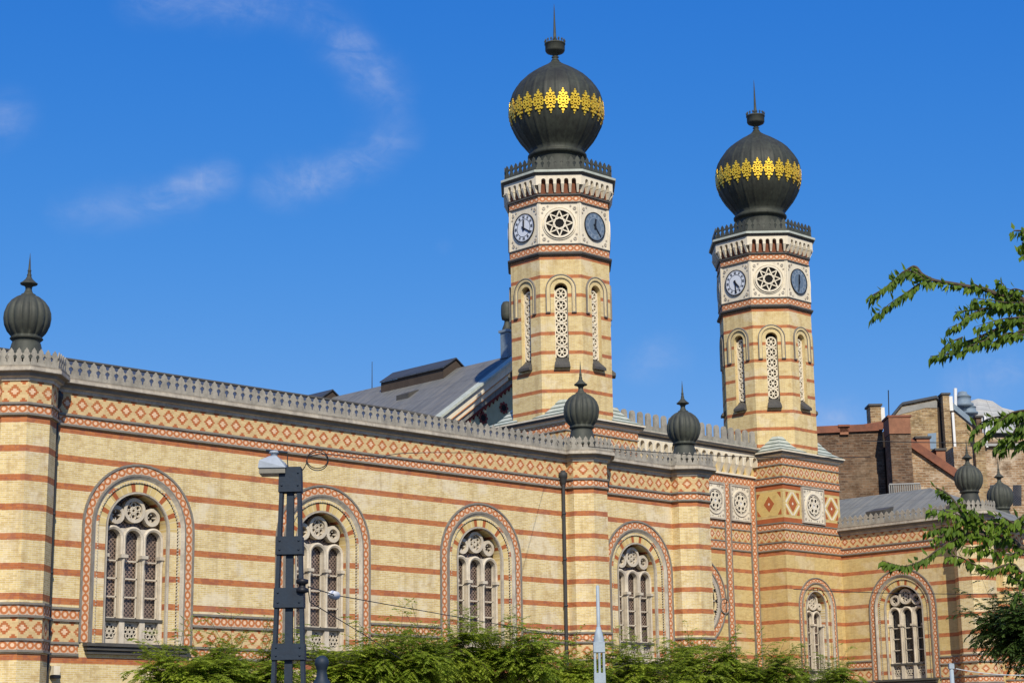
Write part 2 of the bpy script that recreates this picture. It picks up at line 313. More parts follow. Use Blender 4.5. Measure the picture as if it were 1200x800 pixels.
def arch(b,F,uc,ws,wp,prof,ms,N=20,jamb=True,a0=0.,a1=PI,wallseg=(),uo=0.):
    """prof: list of (radius, depth) swept along jamb - arch - jamb; ms material per segment"""
    for k in range(len(prof)-1):
        (r0,d0),(r1,d1)=prof[k],prof[k+1]; m=ms[k]; rm=max(.2,(r0+r1)/2); J=wp-ws
        pts=[]
        if jamb: pts.append((-1,0,ws))
        for i in range(N+1):
            t=a0+(a1-a0)*i/N; pts.append((-math.cos(t),math.sin(t),wp))
        if jamb: pts.append((1,0,ws))
        s=0.; prev=None; S=[]
        for i,(cx,sx,base) in enumerate(pts):
            q=(uc+rm*cx,base+rm*sx)
            if prev: s+=math.hypot(q[0]-prev[0],q[1]-prev[1])
            prev=q;S.append(s)
        for i in range(len(pts)-1):
            A,B=pts[i],pts[i+1]
            P=[(uc+r0*A[0],A[2]+r0*A[1],d0),(uc+r0*B[0],B[2]+r0*B[1],d0),(uc+r1*B[0],B[2]+r1*B[1],d1),(uc+r1*A[0],A[2]+r1*A[1],d1)]
            isj=jamb and (i==0 or i==len(pts)-2)
            uv=[(p[0]+uo,p[1]) for p in P] if (isj and k in wallseg) else [(S[i],0),(S[i+1],0),(S[i+1],1),(S[i],1)]
            mm=m
            if k in wallseg and not isj:
                t=(a0+(a1-a0)*(i-(1 if jamb else 0)+.5)/N); mm=m+1 if any(abs(t-math.radians(x))<PI/N*.52 for x in (22,51,78,102,129,158)) else m
                uv=[(u*1.,.45+.03*v) for u,v in uv]
            b.face([F.p(*p) for p in P],uv,mm,False)
def ring(b,F,uc,wc,r0,r1,d0,d1,m=0,n=20):
    for i in range(n):
        t0,t1=2*PI*i/n,2*PI*(i+1)/n; g=lambda r,t,d:F.p(uc+r*math.cos(t),wc+r*math.sin(t),d)
        b.face([g(r0,t0,d1),g(r1,t0,d1),g(r1,t1,d1),g(r0,t1,d1)],[(t0*r1,0),(t0*r1,1),(t1*r1,1),(t1*r1,0)],m)
        b.face([g(r1,t0,d1),g(r1,t0,d0),g(r1,t1,d0),g(r1,t1,d1)],None,m)
        if r0>0: b.face([g(r0,t0,d0),g(r0,t0,d1),g(r0,t1,d1),g(r0,t1,d0)],None,m)
def disc(b,F,uc,wc,r,d,m=0,n=28):
    b.face([F.p(uc+r*math.cos(2*PI*i/n),wc+r*math.sin(2*PI*i/n),d) for i in range(n)],[(r*math.cos(2*PI*i/n),r*math.sin(2*PI*i/n)) for i in range(n)],m)
def bar(b,F,p,q,w,d0,d1,m=0):
    a=Vector(p);c=Vector(q); t=(c-a).normalized(); n=Vector((-t.y,t.x))*w/2
    o=[a+n,a-n,c-n,c+n]
    b.hexa([F.p(x.x,x.y,d0) for x in o]+[F.p(x.x,x.y,d1) for x in o],m)
# ------------------------------------------------------------------ reusable architecture
def window(parent,F,uc,ws,wp,Ro,lights=3,dark=False,uo=0.,sill=True):
    k=Ro/2.33
    if lights==2: k*=1.0
    ro=1.25*k
    b=MB()                                                             # archivolt
    arch(b,F,uc,ws,wp,[(Ro,0),(Ro,.07),(Ro-.07*k,.07),(Ro-.08*k,.03)],[1,1,1])
    arch(b,F,uc,ws,wp,[(Ro-.08*k,.03),(Ro-.37*k,.03)],[0],24)
    arch(b,F,uc,ws,wp,[(Ro-.37*k,.03),(Ro-.38*k,.09),(Ro-.44*k,.09),(Ro-.50*k,.04),(Ro-.56*k,.0),(Ro-.60*k,-.03)],[1,1,2,2,1],20)
    A=b
    nb=int((PI*1.69*k+2*(wp-ws))/(.115)); J=wp-ws                      # bead row
    tot=PI*1.68*k+2*J
    for i in range(nb):
        s=(i+.5)/nb*tot; r=1.68*k
        if s<J: q=(uc-r,ws+s)
        elif s<J+PI*r: t=(s-J)/r; q=(uc-r*math.cos(t),wp+r*math.sin(t))
        else: q=(uc+r,wp-(s-J-PI*r))
        A.box((0,0,0),(0,0,0),1) if False else None
        h=.036
        A.hexa([F.p(q[0]-h,q[1]-h,-.07),F.p(q[0]+h,q[1]-h,-.07),F.p(q[0]+h,q[1]+h,-.07),F.p(q[0]-h,q[1]+h,-.07),F.p(q[0]-h*.6,q[1]-h*.6,.012),F.p(q[0]+h*.6,q[1]-h*.6,.012),F.p(q[0]+h*.6,q[1]+h*.6,.012),F.p(q[0]-h*.6,q[1]+h*.6,.012)],2)
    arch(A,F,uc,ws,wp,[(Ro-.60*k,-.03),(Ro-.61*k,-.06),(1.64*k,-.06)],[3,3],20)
    arch(A,F,uc,ws,wp,[(1.64*k,-.05),(1.34*k,-.06)],[4],28,wallseg=(0,),uo=uo)
    arch(A,F,uc,ws,wp,[(1.34*k,-.06),(1.32*k,-.02),(1.27*k,-.02),(ro,-.06),(ro,-.16)],[1,2,2,2],20)
    arch(A,F,uc,ws,wp,[(ro,-.16),(ro,-.78)],[4],28,wallseg=(0,),uo=uo)
    w=A.build('window',['circv','lines','stone','ledge','wall','redbrick'],parent)
    T=MB(); d0,d1=-.56,-.34                                           # stone tracery
    wl=6.65 if lights==3 else ws+.6
    if lights==3:
        cs=[-.84,0,.84]; lr=.29; lspr=wp-.32; big=(0,wp+.70,.45); small=[(-.74,wp+.50,.33),(.74,wp+.50,.33)]; mul=[-1.19,-.42,.42,1.19]
    else:
        cs=[-.42*k*1.15,.42*k*1.15]; lr=.29*k*1.25; lspr=wp-.55; big=(0,wp+.40,.50); small=[(-.66,wp+.12,.22),(.66,wp+.12,.22)]; mul=[-.9,0,.9]
    for c in cs:
        arch(T,F,uc+c,wp-1.05,lspr,[(lr+.15,d0),(lr+.15,d1),(lr+.09,d1+.04),(lr+.02,d1),(lr,d0)],[0]*4,12)
    for c in mul:
        fbox(T,F,uc+c-.075,uc+c+.075,ws,wp-1.0,d0,d1-.04)
        T.lathe(F.p(uc+c,wl,d1),[(.085,0),(.07,.08),(.06,.15),(.055,wp-1.25-wl),(.06,wp-1.2-wl),(.11,wp-1.0-wl),(.12,wp-.9-wl)],8)
        fbox(T,F,uc+c-.14,uc+c+.14,wp-1.02,wp-.9,d1-.1,d1+.13)
        fbox(T,F,uc+c-.11,uc+c+.11,ws,wl-.08,d0,d1+.06)
    for i,c in enumerate(cs):                                          # spandrel pieces between the arch heads
        x=uc+c+ (cs[1]-cs[0])/2
        if i<len(cs)-1: T.face([F.p(x-.13,lspr+.36,d1-.02),F.p(x,lspr-.02,d1-.02),F.p(x+.13,lspr+.36,d1-.02)],None,0)
    bx,bw,brr=big; ring(T,F,uc+bx,bw,brr-.12,brr,d0,d1+.03,0,24)
    for j in range(6): t=j*PI/3+PI/6; ring(T,F,uc+bx+.21*brr/.45*math.cos(t),bw+.21*brr/.45*math.sin(t),.075,.125,d0+.05,d1-.05,0,8)
    ring(T,F,uc+bx,bw,.06,.105,d0+.05,d1-.05,0,8)
    for sx,sw,sr in small:
        ring(T,F,uc+sx,sw,sr-.13,sr,d0,d1+.02,0,18)
        for j in range(4): t=j*PI/2; bar(T,F,(uc+sx+.08*math.cos(t),sw+.08*math.sin(t)),(uc+sx+(sr-.12)*math.cos(t),sw+(sr-.12)*math.sin(t)),.05,d0+.04,d1-.06)
    tr=T.build('tracery','trac',w)
    G=MB()
    for c in cs:                                                       # thin inner frames in front of the glass
        for x in (c-lr+.03,c+lr-.03): fbox(G,F,uc+x-.025,uc+x+.025,wl,lspr,-.54,-.48)
        for z in [wl+.03]+[wl+(lspr-wl)*q for q in (.27,.5,.72)]: fbox(G,F,uc+c-lr,uc+c+lr,z-.025,z+.025,-.54,-.48)
    G.build('glazing_frame','trac',w)
    P=MB(); n=20; pts=[(uc-ro*math.cos(PI*i/n),wp+ro*math.sin(PI*i/n)) for i in range(n+1)]+[(uc+ro,ws),(uc-ro,ws)]
    P.face([F.p(x,y,-.62) for x,y in pts],pts,0); P.build('lattice_pane','latd' if dark else 'lat',w)
    S=MB(); fbox(S,F,uc-ro,uc+ro,wl-.1,wl,-.58,-.24,1)                # apron panels with pierced quatrefoils
    if lights==3:
        for c in cs:
            fbox(S,F,uc+c-.36,uc+c+.36,ws,wl-.1,-.58,-.44,0); disc(S,F,uc+c,(ws+wl)/2,.27,-.436,2,16)
            for j in range(6): t=j*PI/3; ring(S,F,uc+c+.17*math.cos(t),(ws+wl)/2+.17*math.sin(t),.055,.1,-.44,-.41,0,8)
            ring(S,F,uc+c,(ws+wl)/2,.05,.09,-.44,-.41,0,8)
    else: fbox(S,F,uc-ro,uc+ro,ws,wl-.1,-.58,-.44,0)
    S.build('apron_panel',['trac','ledge','dark'],w)
    if sill:
        S=MB()
        for i in range(3): fbox(S,F,uc-2.14*k+i*.05,uc+2.14*k-i*.05,ws-.13*(i+1),ws-.13*i-.03,-.3 if i==0 else -.02,.30-.07*i)
        fbox(S,F,uc-ro-.4,uc+ro+.4,ws-.03,ws,-.82,.1,0)
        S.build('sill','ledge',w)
    return w
def finial_dome(parent,cx,cy,z=15.35,k=1.0):
    b=MB(); n=128
    rib=lambda j,r,zz: 1-.085*(1-abs(math.sin(PI*(j%8)/8))**.7) if .78<zz<2.2 else 1
    b.lathe((cx,cy,z),[(.62*k,-.1),(.56*k,.25),(.5*k,.5),(.46*k,.62),(.52*k,.64),(.57*k,.69),(.52*k,.76),(.55*k,.80),(.68*k,.95),(.78*k,1.18),(.815*k,1.42),(.80*k,1.62),(.72*k,1.85),(.58*k,2.04),(.40*k,2.18),(.24*k,2.25)],n,0,rib)
    b.lathe((cx,cy,z),[(.24*k,2.24),(.25*k,2.28),(.16*k,2.33),(.11*k,2.45),(.12*k,2.55),(.17*k,2.60),(.29*k,2.64),(.305*k,2.68),(.24*k,2.72),(.12*k,2.84),(.07*k,2.94),(.085*k,2.98),(.06*k,3.03),(.055*k,3.12),(.07*k,3.14),(.045*k,3.18),(.028*k,3.45),(.004,3.78)],16)
    return b.build('finial_dome','copper',parent)
def pier(parent,cx,cy,ap=1.05,ztop=14.36,zc=14.36):
    P=octagon(cx,cy,ap); b=MB(); sweep(b,P,[(0,0),(0,ztop)],True)
    o=b.build('corner_pier','wall',parent)
    frieze(o,P,True)
    cornice(o,P,True,zc)
    b=MB(); b.face([(*p,14.85) for p in miter(P,.2,True)],None,0); cresting(b,P,14.84,.62,.30,True,off=.22); b.build('cresting','crest',o)
    finial_dome(o,cx,cy)
    return o
def frieze(parent,path,closed=False,lower=True,upper=True):
    if upper:
        b=MB(); band_set(b,path,13.26,13.54,0,closed); band_set(b,path,13.63,14.36,2,closed,.015)
        for z in (13.22,13.585): line(b,path,z,.075,.09,closed)
        b.build('ornament_band',['circ','lines','dia'],parent)
    if lower:
        b=MB(); band_set(b,path,6.50,6.84,0,closed); band_set(b,path,5.74,6.42,2,closed,.015); band_set(b,path,5.36,5.66,0,closed)
        for z in (6.875,6.46,5.70,5.32): line(b,path,z,.075,.09,closed)
        b.build('ornament_band',['circ','lines','dia'],parent)
def cornice(parent,path,closed=False,z=14.36):
    b=MB()
    sweep(b,path,[(0,z),(.06,z),(.08,z+.10),(.18,z+.14),(.22,z+.25),(.36,z+.28),(.38,z+.30),(.38,z+.41),(.34,z+.42),(.37,z+.48),(.22,z+.50),(-.2,z+.52)],closed,[0,0,0,1,1,0,0,0,0,2,2])
    return b.build('cornice',['stone','lines','crest'],parent)
def pipe(parent,F,u,z1,z0=0.):
    b=MB(); d=.17
    b.tube([F.p(u,z0,d),F.p(u,z1-.55,d)],.075,10)
    b.lathe(F.p(u,z1-.62,d),[(.08,0),(.15,.12),(.17,.30),(.2,.33),(.2,.5),(.13,.55),(.09,.62)],12)
    for z in range(2,int(z1),2): b.lathe(F.p(u,z,d),[(.075,0),(.1,.01),(.1,.08),(.075,.09)],10)
    return b.build('drain_pipe','pipe',parent)
# ================================================================== GROUND
def sheet(name,pts,z,mat):
    b=MB(); b.face([(x,y,z) for x,y in pts],None,0); o=b.build(name,mat); o['kind']='structure'; return o
sheet('ground',[(-3000,-3000),(3000,-3000),(3000,3000),(-3000,3000)],-.12,'ground')
dirx,diry=1,0
sheet('road',[(-200,2),(400,2),(400,44),(-200,44)],-.116,'asphalt')
b=MB(); b.box((100,50.15,-.06),(600,12.3,.12)); o=b.build('pavement','pave'); o['kind']='structure'
b=MB(); b.box((100,-3.9,-.06),(600,11.8,.12)); o=b.build('pavement','pave'); o['kind']='structure'
# ================================================================== LEFT WING
YW=56.29; LX0,LX1=22.,66.26
WL=thing('building_wing','long striped yellow brick wing with three dark finial domes, left of the clock towers','building',(LX0,YW,0))
F=Fr((0,YW),(1,0))
wins=[36.2,44.55,52.93,62.72]; piers=[31.42,59.22,66.26]
b=MB(); wall_holes(b,F,LX0,LX1,0,14.36,[(c,1.66,5.75,9.80) for c in wins]+[(26.5,1.66,5.75,9.8)])
G=Fr((LX1,YW),(0,1)); wall_holes(b,G,0,12.,0,14.36,[],uo=LX1)
G2=Fr((LX0,70),(0,-1)); wall_holes(b,G2,0,70-YW,0,14.36,[],uo=-9)
G3=Fr((LX1,70),(-1,0)); wall_holes(b,G3,0,LX1-LX0,0,14.36,[])
b.build('wall','wall',WL)
# horizontal ornament: upper frieze runs through, lower bands stop at the window surrounds
frieze(WL,[(LX0,YW),(LX1,YW),(LX1,YW+11.7)],False,lower=False)
xs=[LX0]+sum([[c-2.33,c+2.33] for c in [26.5]+wins],[])+[LX1]
for i in range(0,len(xs),2):
    if xs[i+1]-xs[i]>.1: frieze(WL,[(xs[i],YW),(xs[i+1],YW)],False,upper=False)
frieze(WL,[(LX1,YW),(LX1,YW+11.7)],False,upper=False)
cornice(WL,[(LX0,YW),(LX1,YW),(LX1,YW+11.7)])
b=MB(); cresting(b,[(LX0,YW),(LX1,YW)],14.85,.66,.37,off=.22); cresting(b,[(LX1,YW),(LX1,YW+11.7)],14.85,.66,.37,off=.22); b.build('cresting','crest',WL)
for c in [26.5]+wins: window(WL,F,c,5.75,9.80,2.33)
for c in piers: pier(WL,c,YW)
pipe(WL,F,32.62,14.35); pipe(WL,F,57.78,13.95)
b=MB(); e0,e1,zr=LX0,LX1,17.2; yr=63.2
b.face([(e0,YW-.1,14.88),(63.5,YW-.1,14.88),(54.5,yr,zr),(e0,yr,zr)],[(e0,0),(63.5,0),(54.5,7),(e0,7)]); b.face([(63.5,YW-.1,14.88),(63.5,70,14.88),(54.5,yr,zr)],[(0,0),(14,0),(7,9)])
b.face([(63.5,70,14.88),(e0,70,14.88),(e0,yr,zr),(54.5,yr,zr)],[(63,0),(e0,0),(e0,7),(54,7)]); b.face([(e0,70,14.88),(e0,YW-.1,14.88),(e0,yr,zr)])
b.face([(63.5,YW-.1,14.885),(LX1+.1,YW-.1,14.885),(LX1+.1,70,14.885),(63.5,70,14.885)])
b.build('roof','roofb',WL)
b=MB(); b.tube([(63.6,YW-.05,14.95),(54.5,yr,zr+.05)],.09,8); b.tube([(54.5,yr,zr+.05),(LX0,yr,zr+.05)],.07,8); b.build('ridge_cap','ledge',WL)
# ================================================================== SYNAGOGUE (facade, two towers, nave)
YF=68.05; YB=65.97; T1=(70.97,68.86); T2=(89.19,68.86); XM=80.08
SY=thing('synagogue','great striped brick synagogue front with twin onion domed clock towers and grey nave roof behind','synagogue',(XM,YF,0))
HB=2.785
def base(tw,cx):
    P=[(cx-HB,YB),(cx+HB,YB),(cx+HB,YB+2*HB),(cx-HB,YB+2*HB)]
    path=[P[3],P[0],P[1],P[2]]
    FF=Fr((cx-HB,YB),(1,0)); FL=Fr((cx-HB,YB+2*HB),(0,-1))
    win=abs(cx-T2[0])<1
    b=MB(); wall_holes(b,FF,0,2*HB,0,18.72,[(HB,1.20,5.75,9.95)])
    for A,B in ((P[1],P[2]),(P[2],P[3]),(P[3],P[0])): f=Fr(A,(B[0]-A[0],B[1]-A[1])); wall_holes(b,f,0,2*HB,0,18.72,[],uo=10)
    o=b.build('tower_base','walls',tw)
    b=MB()
    for z0,z1,k in ((14.45,14.80,0),(13.74,14.38,2),(13.27,13.64,0)): band_set(b,path,z0,z1,k,d=.03 if k==0 else .015)
    for z in (14.82,14.41,13.69,13.24): line(b,path,z,.06,.07)
    b.build('ornament_band',['circs','lines','dial'],tw); b=MB()
    for z0,z1,k in ((18.30,18.66,0),(17.58,18.24,2),(17.15,17.50,0)): band_set(b,path,z0,z1,k,d=.03 if k==0 else .015)
    for z in (18.27,17.54,17.12): line(b,path,z,.06,.07)
    for z in (16.95,15.0): sweep(b,path,[(.006,z-.13),(.006,z+.13)],False,[3])
    # yellow panel zone with painted diamonds
    def dpanel(f,u0,u1):
        sweep_m=15.98; h=.72; w=(u1-u0)/2-.06; c=(u0+u1)/2
        P4=lambda pts,m,d: b.face([f.p(u,z,d) for u,z in pts],pts,m)
        P4([(c-w,sweep_m-h),(c+w,sweep_m-h),(c+w,sweep_m+h),(c-w,sweep_m+h)],4,.008)
        q=min(w,h)*(.70 if w>.8 else .80)
        P4([(c-q*.78,sweep_m),(c,sweep_m-q*.95),(c+q*.78,sweep_m),(c,sweep_m+q*.95)],3,.012)
        P4([(c-q*.16,sweep_m),(c,sweep_m-q*.18),(c+q*.16,sweep_m),(c,sweep_m+q*.18)],5,.016)
        for sx in (-1,1):
            for sz in (-1,1):
                P4([(c+sx*(w-.05),sweep_m+sz*(h-.05)),(c+sx*(w-q*.66),sweep_m+sz*(h-.05)),(c+sx*(w-.05),sweep_m+sz*(h-q*.85))],3,.012)
                if w<.9: bar(b,f,(c+sx*(w-.04),sweep_m+sz*.05),(c+sx*.05,sweep_m+sz*(h-.04)),.12,.0,.013,5)
    dpanel(FF,.12,1.62); dpanel(FF,2*HB-1.62,2*HB-.12); 
    # left return face
    dpanel(FL,2*HB-2.06,2*HB-.05)
    b.build('panel_band',['circs','lines','dial','redbrick','goldbrick','cream'],tw)
    rose_panel(tw,FF,HB,15.98,1.02)
    window(tw,FF,HB,5.75,9.95,1.80,2,sill=True)
    # cornice and stepped copper weathering
    b=MB(); sweep(b,P,[(0,18.70),(.08,18.72),(.10,18.80),(.24,18.84),(.30,18.98),(.34,19.0),(.34,19.08),(.28,19.10),(-.4,19.2)],True,[0,0,0,1,0,0,1,2]); b.face([(p[0],p[1],19.14) for p in P],None,2)
    b.build('cornice',['cream','ledge','verd'],tw)
    b=MB(); S=math.tan(PI/8)*2.70
    for sx,sy in ((-1,-1),(1,-1),(1,1),(-1,1)):
        C=(cx+sx*(HB+.22),YB+HB+sy*(HB+.22)); n=4
        A0=Vector((cx+sx*(HB+.22),YB+HB+sy*(S-.55))); B0=Vector((cx+sx*(S-.55),YB+HB+sy*(HB+.22)))
        K=Vector((cx+sx*(2.70*.707),YB+HB+sy*(2.70*.707)))
        for i in range(n):
            z0=19.10+i*.25; z1=z0+.25; f=(i/n)**.62; g=((i+.82)/n)**.62
            lo=[Vector(C).lerp(K,f*.92),A0.lerp(K,f*.85),B0.lerp(K,f*.85)]; hi=[Vector(C).lerp(K,g*.92),A0.lerp(K,g*.85),B0.lerp(K,g*.85)]
            for x,y in ((1,0),(0,2)):
                b.face([(*lo[x],z0),(*lo[y],z0),(*lo[y],z0+.07),(*lo[x],z0+.07)],None,0); b.face([(*lo[x],z0+.07),(*lo[y],z0+.07),(*hi[y],z1),(*hi[x],z1)],None,1)
    b.build('copper_weathering',['verd','whitemetal'],tw)
def rose_panel(parent,f,uc,wc,h,w=None):
    w=w or h
    b=MB(); fbox(b,f,uc-w,uc+w,wc-h,wc+h,0,.10,0)
    fbox(b,f,uc-w-.05,uc+w+.05,wc+h-.04,wc+h+.05,0,.15,1); fbox(b,f,uc-w-.05,uc+w+.05,wc-h-.05,wc-h+.04,0,.15,1)
    for x in (-w,w): fbox(b,f,uc+x-.05,uc+x+.05,wc-h+.04,wc+h-.04,0,.15,1)
    R=h*.72; ring(b,f,uc,wc,R*.93,R*1.06,.10,.16,0,28); ring(b,f,uc,wc,R*.80,R*.93,.05,.12,1,28); disc(b,f,uc,wc,R*.92,.104,2,28)
    for j in range(6):
        t=j*PI/3; ring(b,f,uc+R*.47*math.cos(t),wc+R*.47*math.sin(t),R*.15,R*.26,.10,.15,0,10)
        t+=PI/6; ring(b,f,uc+R*.68*math.cos(t),wc+R*.68*math.sin(t),R*.05,R*.12,.10,.14,0,8)
    ring(b,f,uc,wc,R*.14,R*.24,.10,.15,0,10); disc(b,f,uc,wc,R*.14,.112,3,10)
    for sx in (-1,1):
        for sz in (-1,1):
            ring(b,f,uc+sx*w*.80,wc+sz*h*.80,.03,.08,.10,.13,1,8)
            for q in (.5,.3): ring(b,f,uc+sx*w*q,wc+sz*h*.86,.02,.05,.10,.12,1,6); ring(b,f,uc+sx*w*.86,wc+sz*h*q,.02,.05,.10,.12,1,6)
    return b.build('rose_window',['cream','stone','dark','pale'],parent)
def clock(parent,f,uc,wc,R,blue,h,mn):
    b=MB(); ring(b,f,uc,wc,R*.975,R*1.01,.02,.09,2,36); disc(b,f,uc,wc,R*.94,.06,0,36); ring(b,f,uc,wc,R*.60,R*.64,.055,.066,1,32)
    for i in range(12):
        t=PI/2-i*PI/6
        for k in (-1,0,1) if i%3 else (-1.5,-.5,.5,1.5):
            q=t+k*.075; bar(b,f,(uc+R*.68*math.cos(q),wc+R*.68*math.sin(q)),(uc+R*.86*math.cos(q),wc+R*.86*math.sin(q)),R*.035,.055,.068,1)
    for i in range(60):
        t=i*PI/30; bar(b,f,(uc+R*.88*math.cos(t),wc+R*.88*math.sin(t)),(uc+R*.92*math.cos(t),wc+R*.92*math.sin(t)),R*.02,.055,.067,1)
    o=b.build('clock',['dialb','inkb','ink'] if blue else ['dialw','ink','ink'],parent)
    o['label']='clock dial painted with a blue grey sky reflection' if blue else 'white clock dial'
    b=MB()
    for ang,l,w in ((h,.55,.085),(mn,.82,.06)):
        t=PI/2-math.radians(ang); bar(b,f,(uc-R*.2*math.cos(t),wc-R*.2*math.sin(t)),(uc+R*l*math.cos(t),wc+R*l*math.sin(t)),R*w*1.5,.08,.10)
    disc(b,f,uc,wc,R*.1,.11,0,12); b.build('clock_hands' ,'ink',parent)
def star_rose(parent,f,uc,wc,R):
    b=MB(); disc(b,f,uc,wc,R,.02,1,32); ring(b,f,uc,wc,R*.96,R*1.10,.0,.13,0,36); ring(b,f,uc,wc,R*1.16,R*1.22,.0,.06,0,36)
    for i in range(8):
        t0=PI/2+i*PI/4; t1=t0+3*PI/4; bar(b,f,(uc+R*.95*math.cos(t0),wc+R*.95*math.sin(t0)),(uc+R*.95*math.cos(t1),wc+R*.95*math.sin(t1)),R*.085,.02,.09+.004*(i%2))
    return b.build('star_rose_window',['cream','dark'],parent)
def tower(idx,cx,cy,hands):
    AP=2.70; P=octagon(cx,cy,AP); side=2*AP*math.tan(PI/8)
    frames=[Fr(P[i],(P[(i+1)%8][0]-P[i][0],P[(i+1)%8][1]-P[i][1])) for i in range(8)]   # frame i: normal at 45*(i+1) deg
    b=MB()
    for i,f in enumerate(frames): wall_holes(b,f,0,side,19.0,28.12,[(side/2,.36,21.95,26.17)],uo=i*side)
    for f in frames: arch(b,f,side/2,21.95,26.17,[(.36,0),(.36,-.55)],[0],12,wallseg=())
    tw=b.build('tower',['wallt'],SY)
    for f in frames:
        b=MB(); pts=[(side/2-.36*math.cos(PI*j/12),26.17+.36*math.sin(PI*j/12)) for j in range(13)]+[(side/2+.36,21.95),(side/2-.36,21.95)]
        b.face([f.p(u,w,-.55) for u,w in pts],pts,1)
        for x in (-.335,.335): fbox(b,f,side/2+x-.035,side/2+x+.035,22.45,26.2,-.40,-.24,0)
        for j in range(6):
            z=22.78+j*.64; ring(b,f,side/2,z,.235,.32,-.40,-.23,0,14)
            for q in range(6): t=q*PI/3; bar(b,f,(side/2+.06*math.cos(t),z+.06*math.sin(t)),(side/2+.25*math.cos(t),z+.25*math.sin(t)),.05,-.38,-.26,0)
            disc(b,f,side/2,z,.085,-.255,0,8)
            if j<5:
                for sx in (-1,1): fbox(b,f,side/2+sx*.22-.09,side/2+sx*.22+.09,z+.28,z+.36,-.38,-.27,0)
        b.build('lancet_window',['cream','dark'],tw)
        b=MB(); arch(b,f,side/2,24.9,26.17,[(.82,0),(.82,.10),(.765,.11),(.765,.07),(.66,.09),(.60,.06),(.57,0)],[0,0,0,1,1,0],16)
        for x in (-.70,.70): fbox(b,f,side/2+x-.13,side/2+x+.13,24.86,24.92,0,.1,0)
        b.build('hood_mould',['lines','plainwall'],tw)
        b=MB(); u=side/2; b.hexa([f.p(u-.43,21.84,0),f.p(u+.43,21.84,0),f.p(u+.43,21.84,.24),f.p(u-.43,21.84,.24),f.p(u-.36,22.50,-.34),f.p(u+.36,22.50,-.34),f.p(u+.41,21.98,.24),f.p(u-.41,21.98,.24)])
        b.build('lancet_sill','ledge',tw)
    b=MB(); sweep(b,P,[(0,28.02),(.12,28.06),(.16,28.12),(.16,28.2),(.05,28.24),(.03,28.26)],True,[0]*5); sweep(b,P,[(.03,28.26),(.03,28.62)],True,[1],v01=True); sweep(b,P,[(.03,28.62),(.07,28.63),(.07,28.70),(0,28.71)],True,[0]*3)
    b.build('ornament_band',['ledge','circs'],tw); b=MB()
    sweep(b,P,[(0,30.98),(.07,30.99),(.07,31.05),(.03,31.06)],True,[0]*3); sweep(b,P,[(.03,31.06),(.03,31.40)],True,[1],v01=True); sweep(b,P,[(.03,31.40),(.12,31.42),(.12,31.50),(.0,31.52)],True,[0]*3)
    b.build('ornament_band',['ledge','circs'],tw)
    b=MB(); sweep(b,P,[(0,28.6),(0,31.1)],True)
    for i,f in enumerate(frames):
        for x in (.03,side-.03): fbox(b,f,x-.09,x+.09,28.71,30.98,0,.035,0)
        for sx in (-1,1):
            for sz in (-1,1):
                ring(b,f,side/2+sx*.84,29.84+sz*.86,.04,.1,0,.04,1,8); ring(b,f,side/2+sx*.62,29.84+sz*.98,.02,.06,0,.03,1,6); ring(b,f,side/2+sx*.92,29.84+sz*.62,.02,.06,0,.03,1,6)
    b.build('clock_storey',['cream','stone'],tw)
    for i,f in enumerate(frames):
        deg=45*(i+1)
        if deg in (180,270,360,90): clock(tw,f,side/2,29.84,.80,deg==270,*hands[0 if deg==180 else 1])
        else: star_rose(tw,f,side/2,29.84,.76)
    # corbel table
    b=MB(); sweep(b,P,[(.04,31.5),(.04,32.5)],True,[1]); Q=miter(P,.30,True)
    fr2=[Fr(Q[i],Vector(Q[(i+1)%8])-Vector(Q[i])) for i in range(8)]; s2=(Vector(Q[1])-Vector(Q[0])).length; nb=5; w=s2/(nb+1)
    for f in fr2:
        hs=[((j+1)*w,w*.29,31.95,32.20) for j in range(nb)]
        wall_holes(b,f,0,s2,31.95,32.50,hs,0,N=8)
        for j in range(nb): arch(b,f,(j+1)*w,31.95,32.20,[(w*.27,0),(w*.27,-.25)],[0],8)
        for j in range(nb+1):
            u=(j+.5)*w; k=w*.2
            b.hexa([f.p(u-k*.6,31.56,-.26),f.p(u+k*.6,31.56,-.26),f.p(u+k*.6,31.56,-.16),f.p(u-k*.6,31.56,-.16),f.p(u-k,32.0,-.28),f.p(u+k,32.0,-.28),f.p(u+k,32.0,.05),f.p(u-k,32.0,.05)],0)
    b.build('corbel_table',['cream','recess'],tw)
    b=MB(); sweep(b,P,[(.28,32.50),(.33,32.50),(.36,32.56),(.45,32.62),(.48,32.64),(.48,32.76),(.43,32.78),(-.6,32.95)],True,[0,0,0,1,1,1,2]); b.build('cornice',['ledge','whitemetal','copper'],tw)
    b=MB(); cresting(b,P,32.80,.80,.335,True,.06,0,.24,0); sweep(b,P,[(.1,32.80),(.1,33.0),(-1.2,33.3)],True); b.build('cresting','copper',tw)
    # onion dome
    b=MB(); rib=lambda j,r,z: 1.024 if j%8==0 and z>1.9 else 1
    b.lathe((cx,cy,32.8),[(1.75,.2),(1.62,.5),(1.50,.9),(1.44,1.40),(1.46,1.52),(1.58,1.56),(1.66,1.64),(1.66,1.74),(1.56,1.82),(1.52,1.90),(1.62,2.10),(1.82,2.36),(2.08,2.69),(2.30,3.06),(2.48,3.43),(2.60,3.96),(2.645,4.46),(2.61,4.86),(2.48,5.30),(2.28,5.66),(2.01,6.05),(1.70,6.36),(1.38,6.61),(1.03,6.86),(.69,7.06),(.40,7.25),(.24,7.40),(.17,7.56)],192,0,rib)
    dm=b.build('onion_dome','onion',tw)
    b=MB(); 
    prof={37:0}
    Rd=lambda z: 2.655 -.26*((z-37.2)/1.1)**2
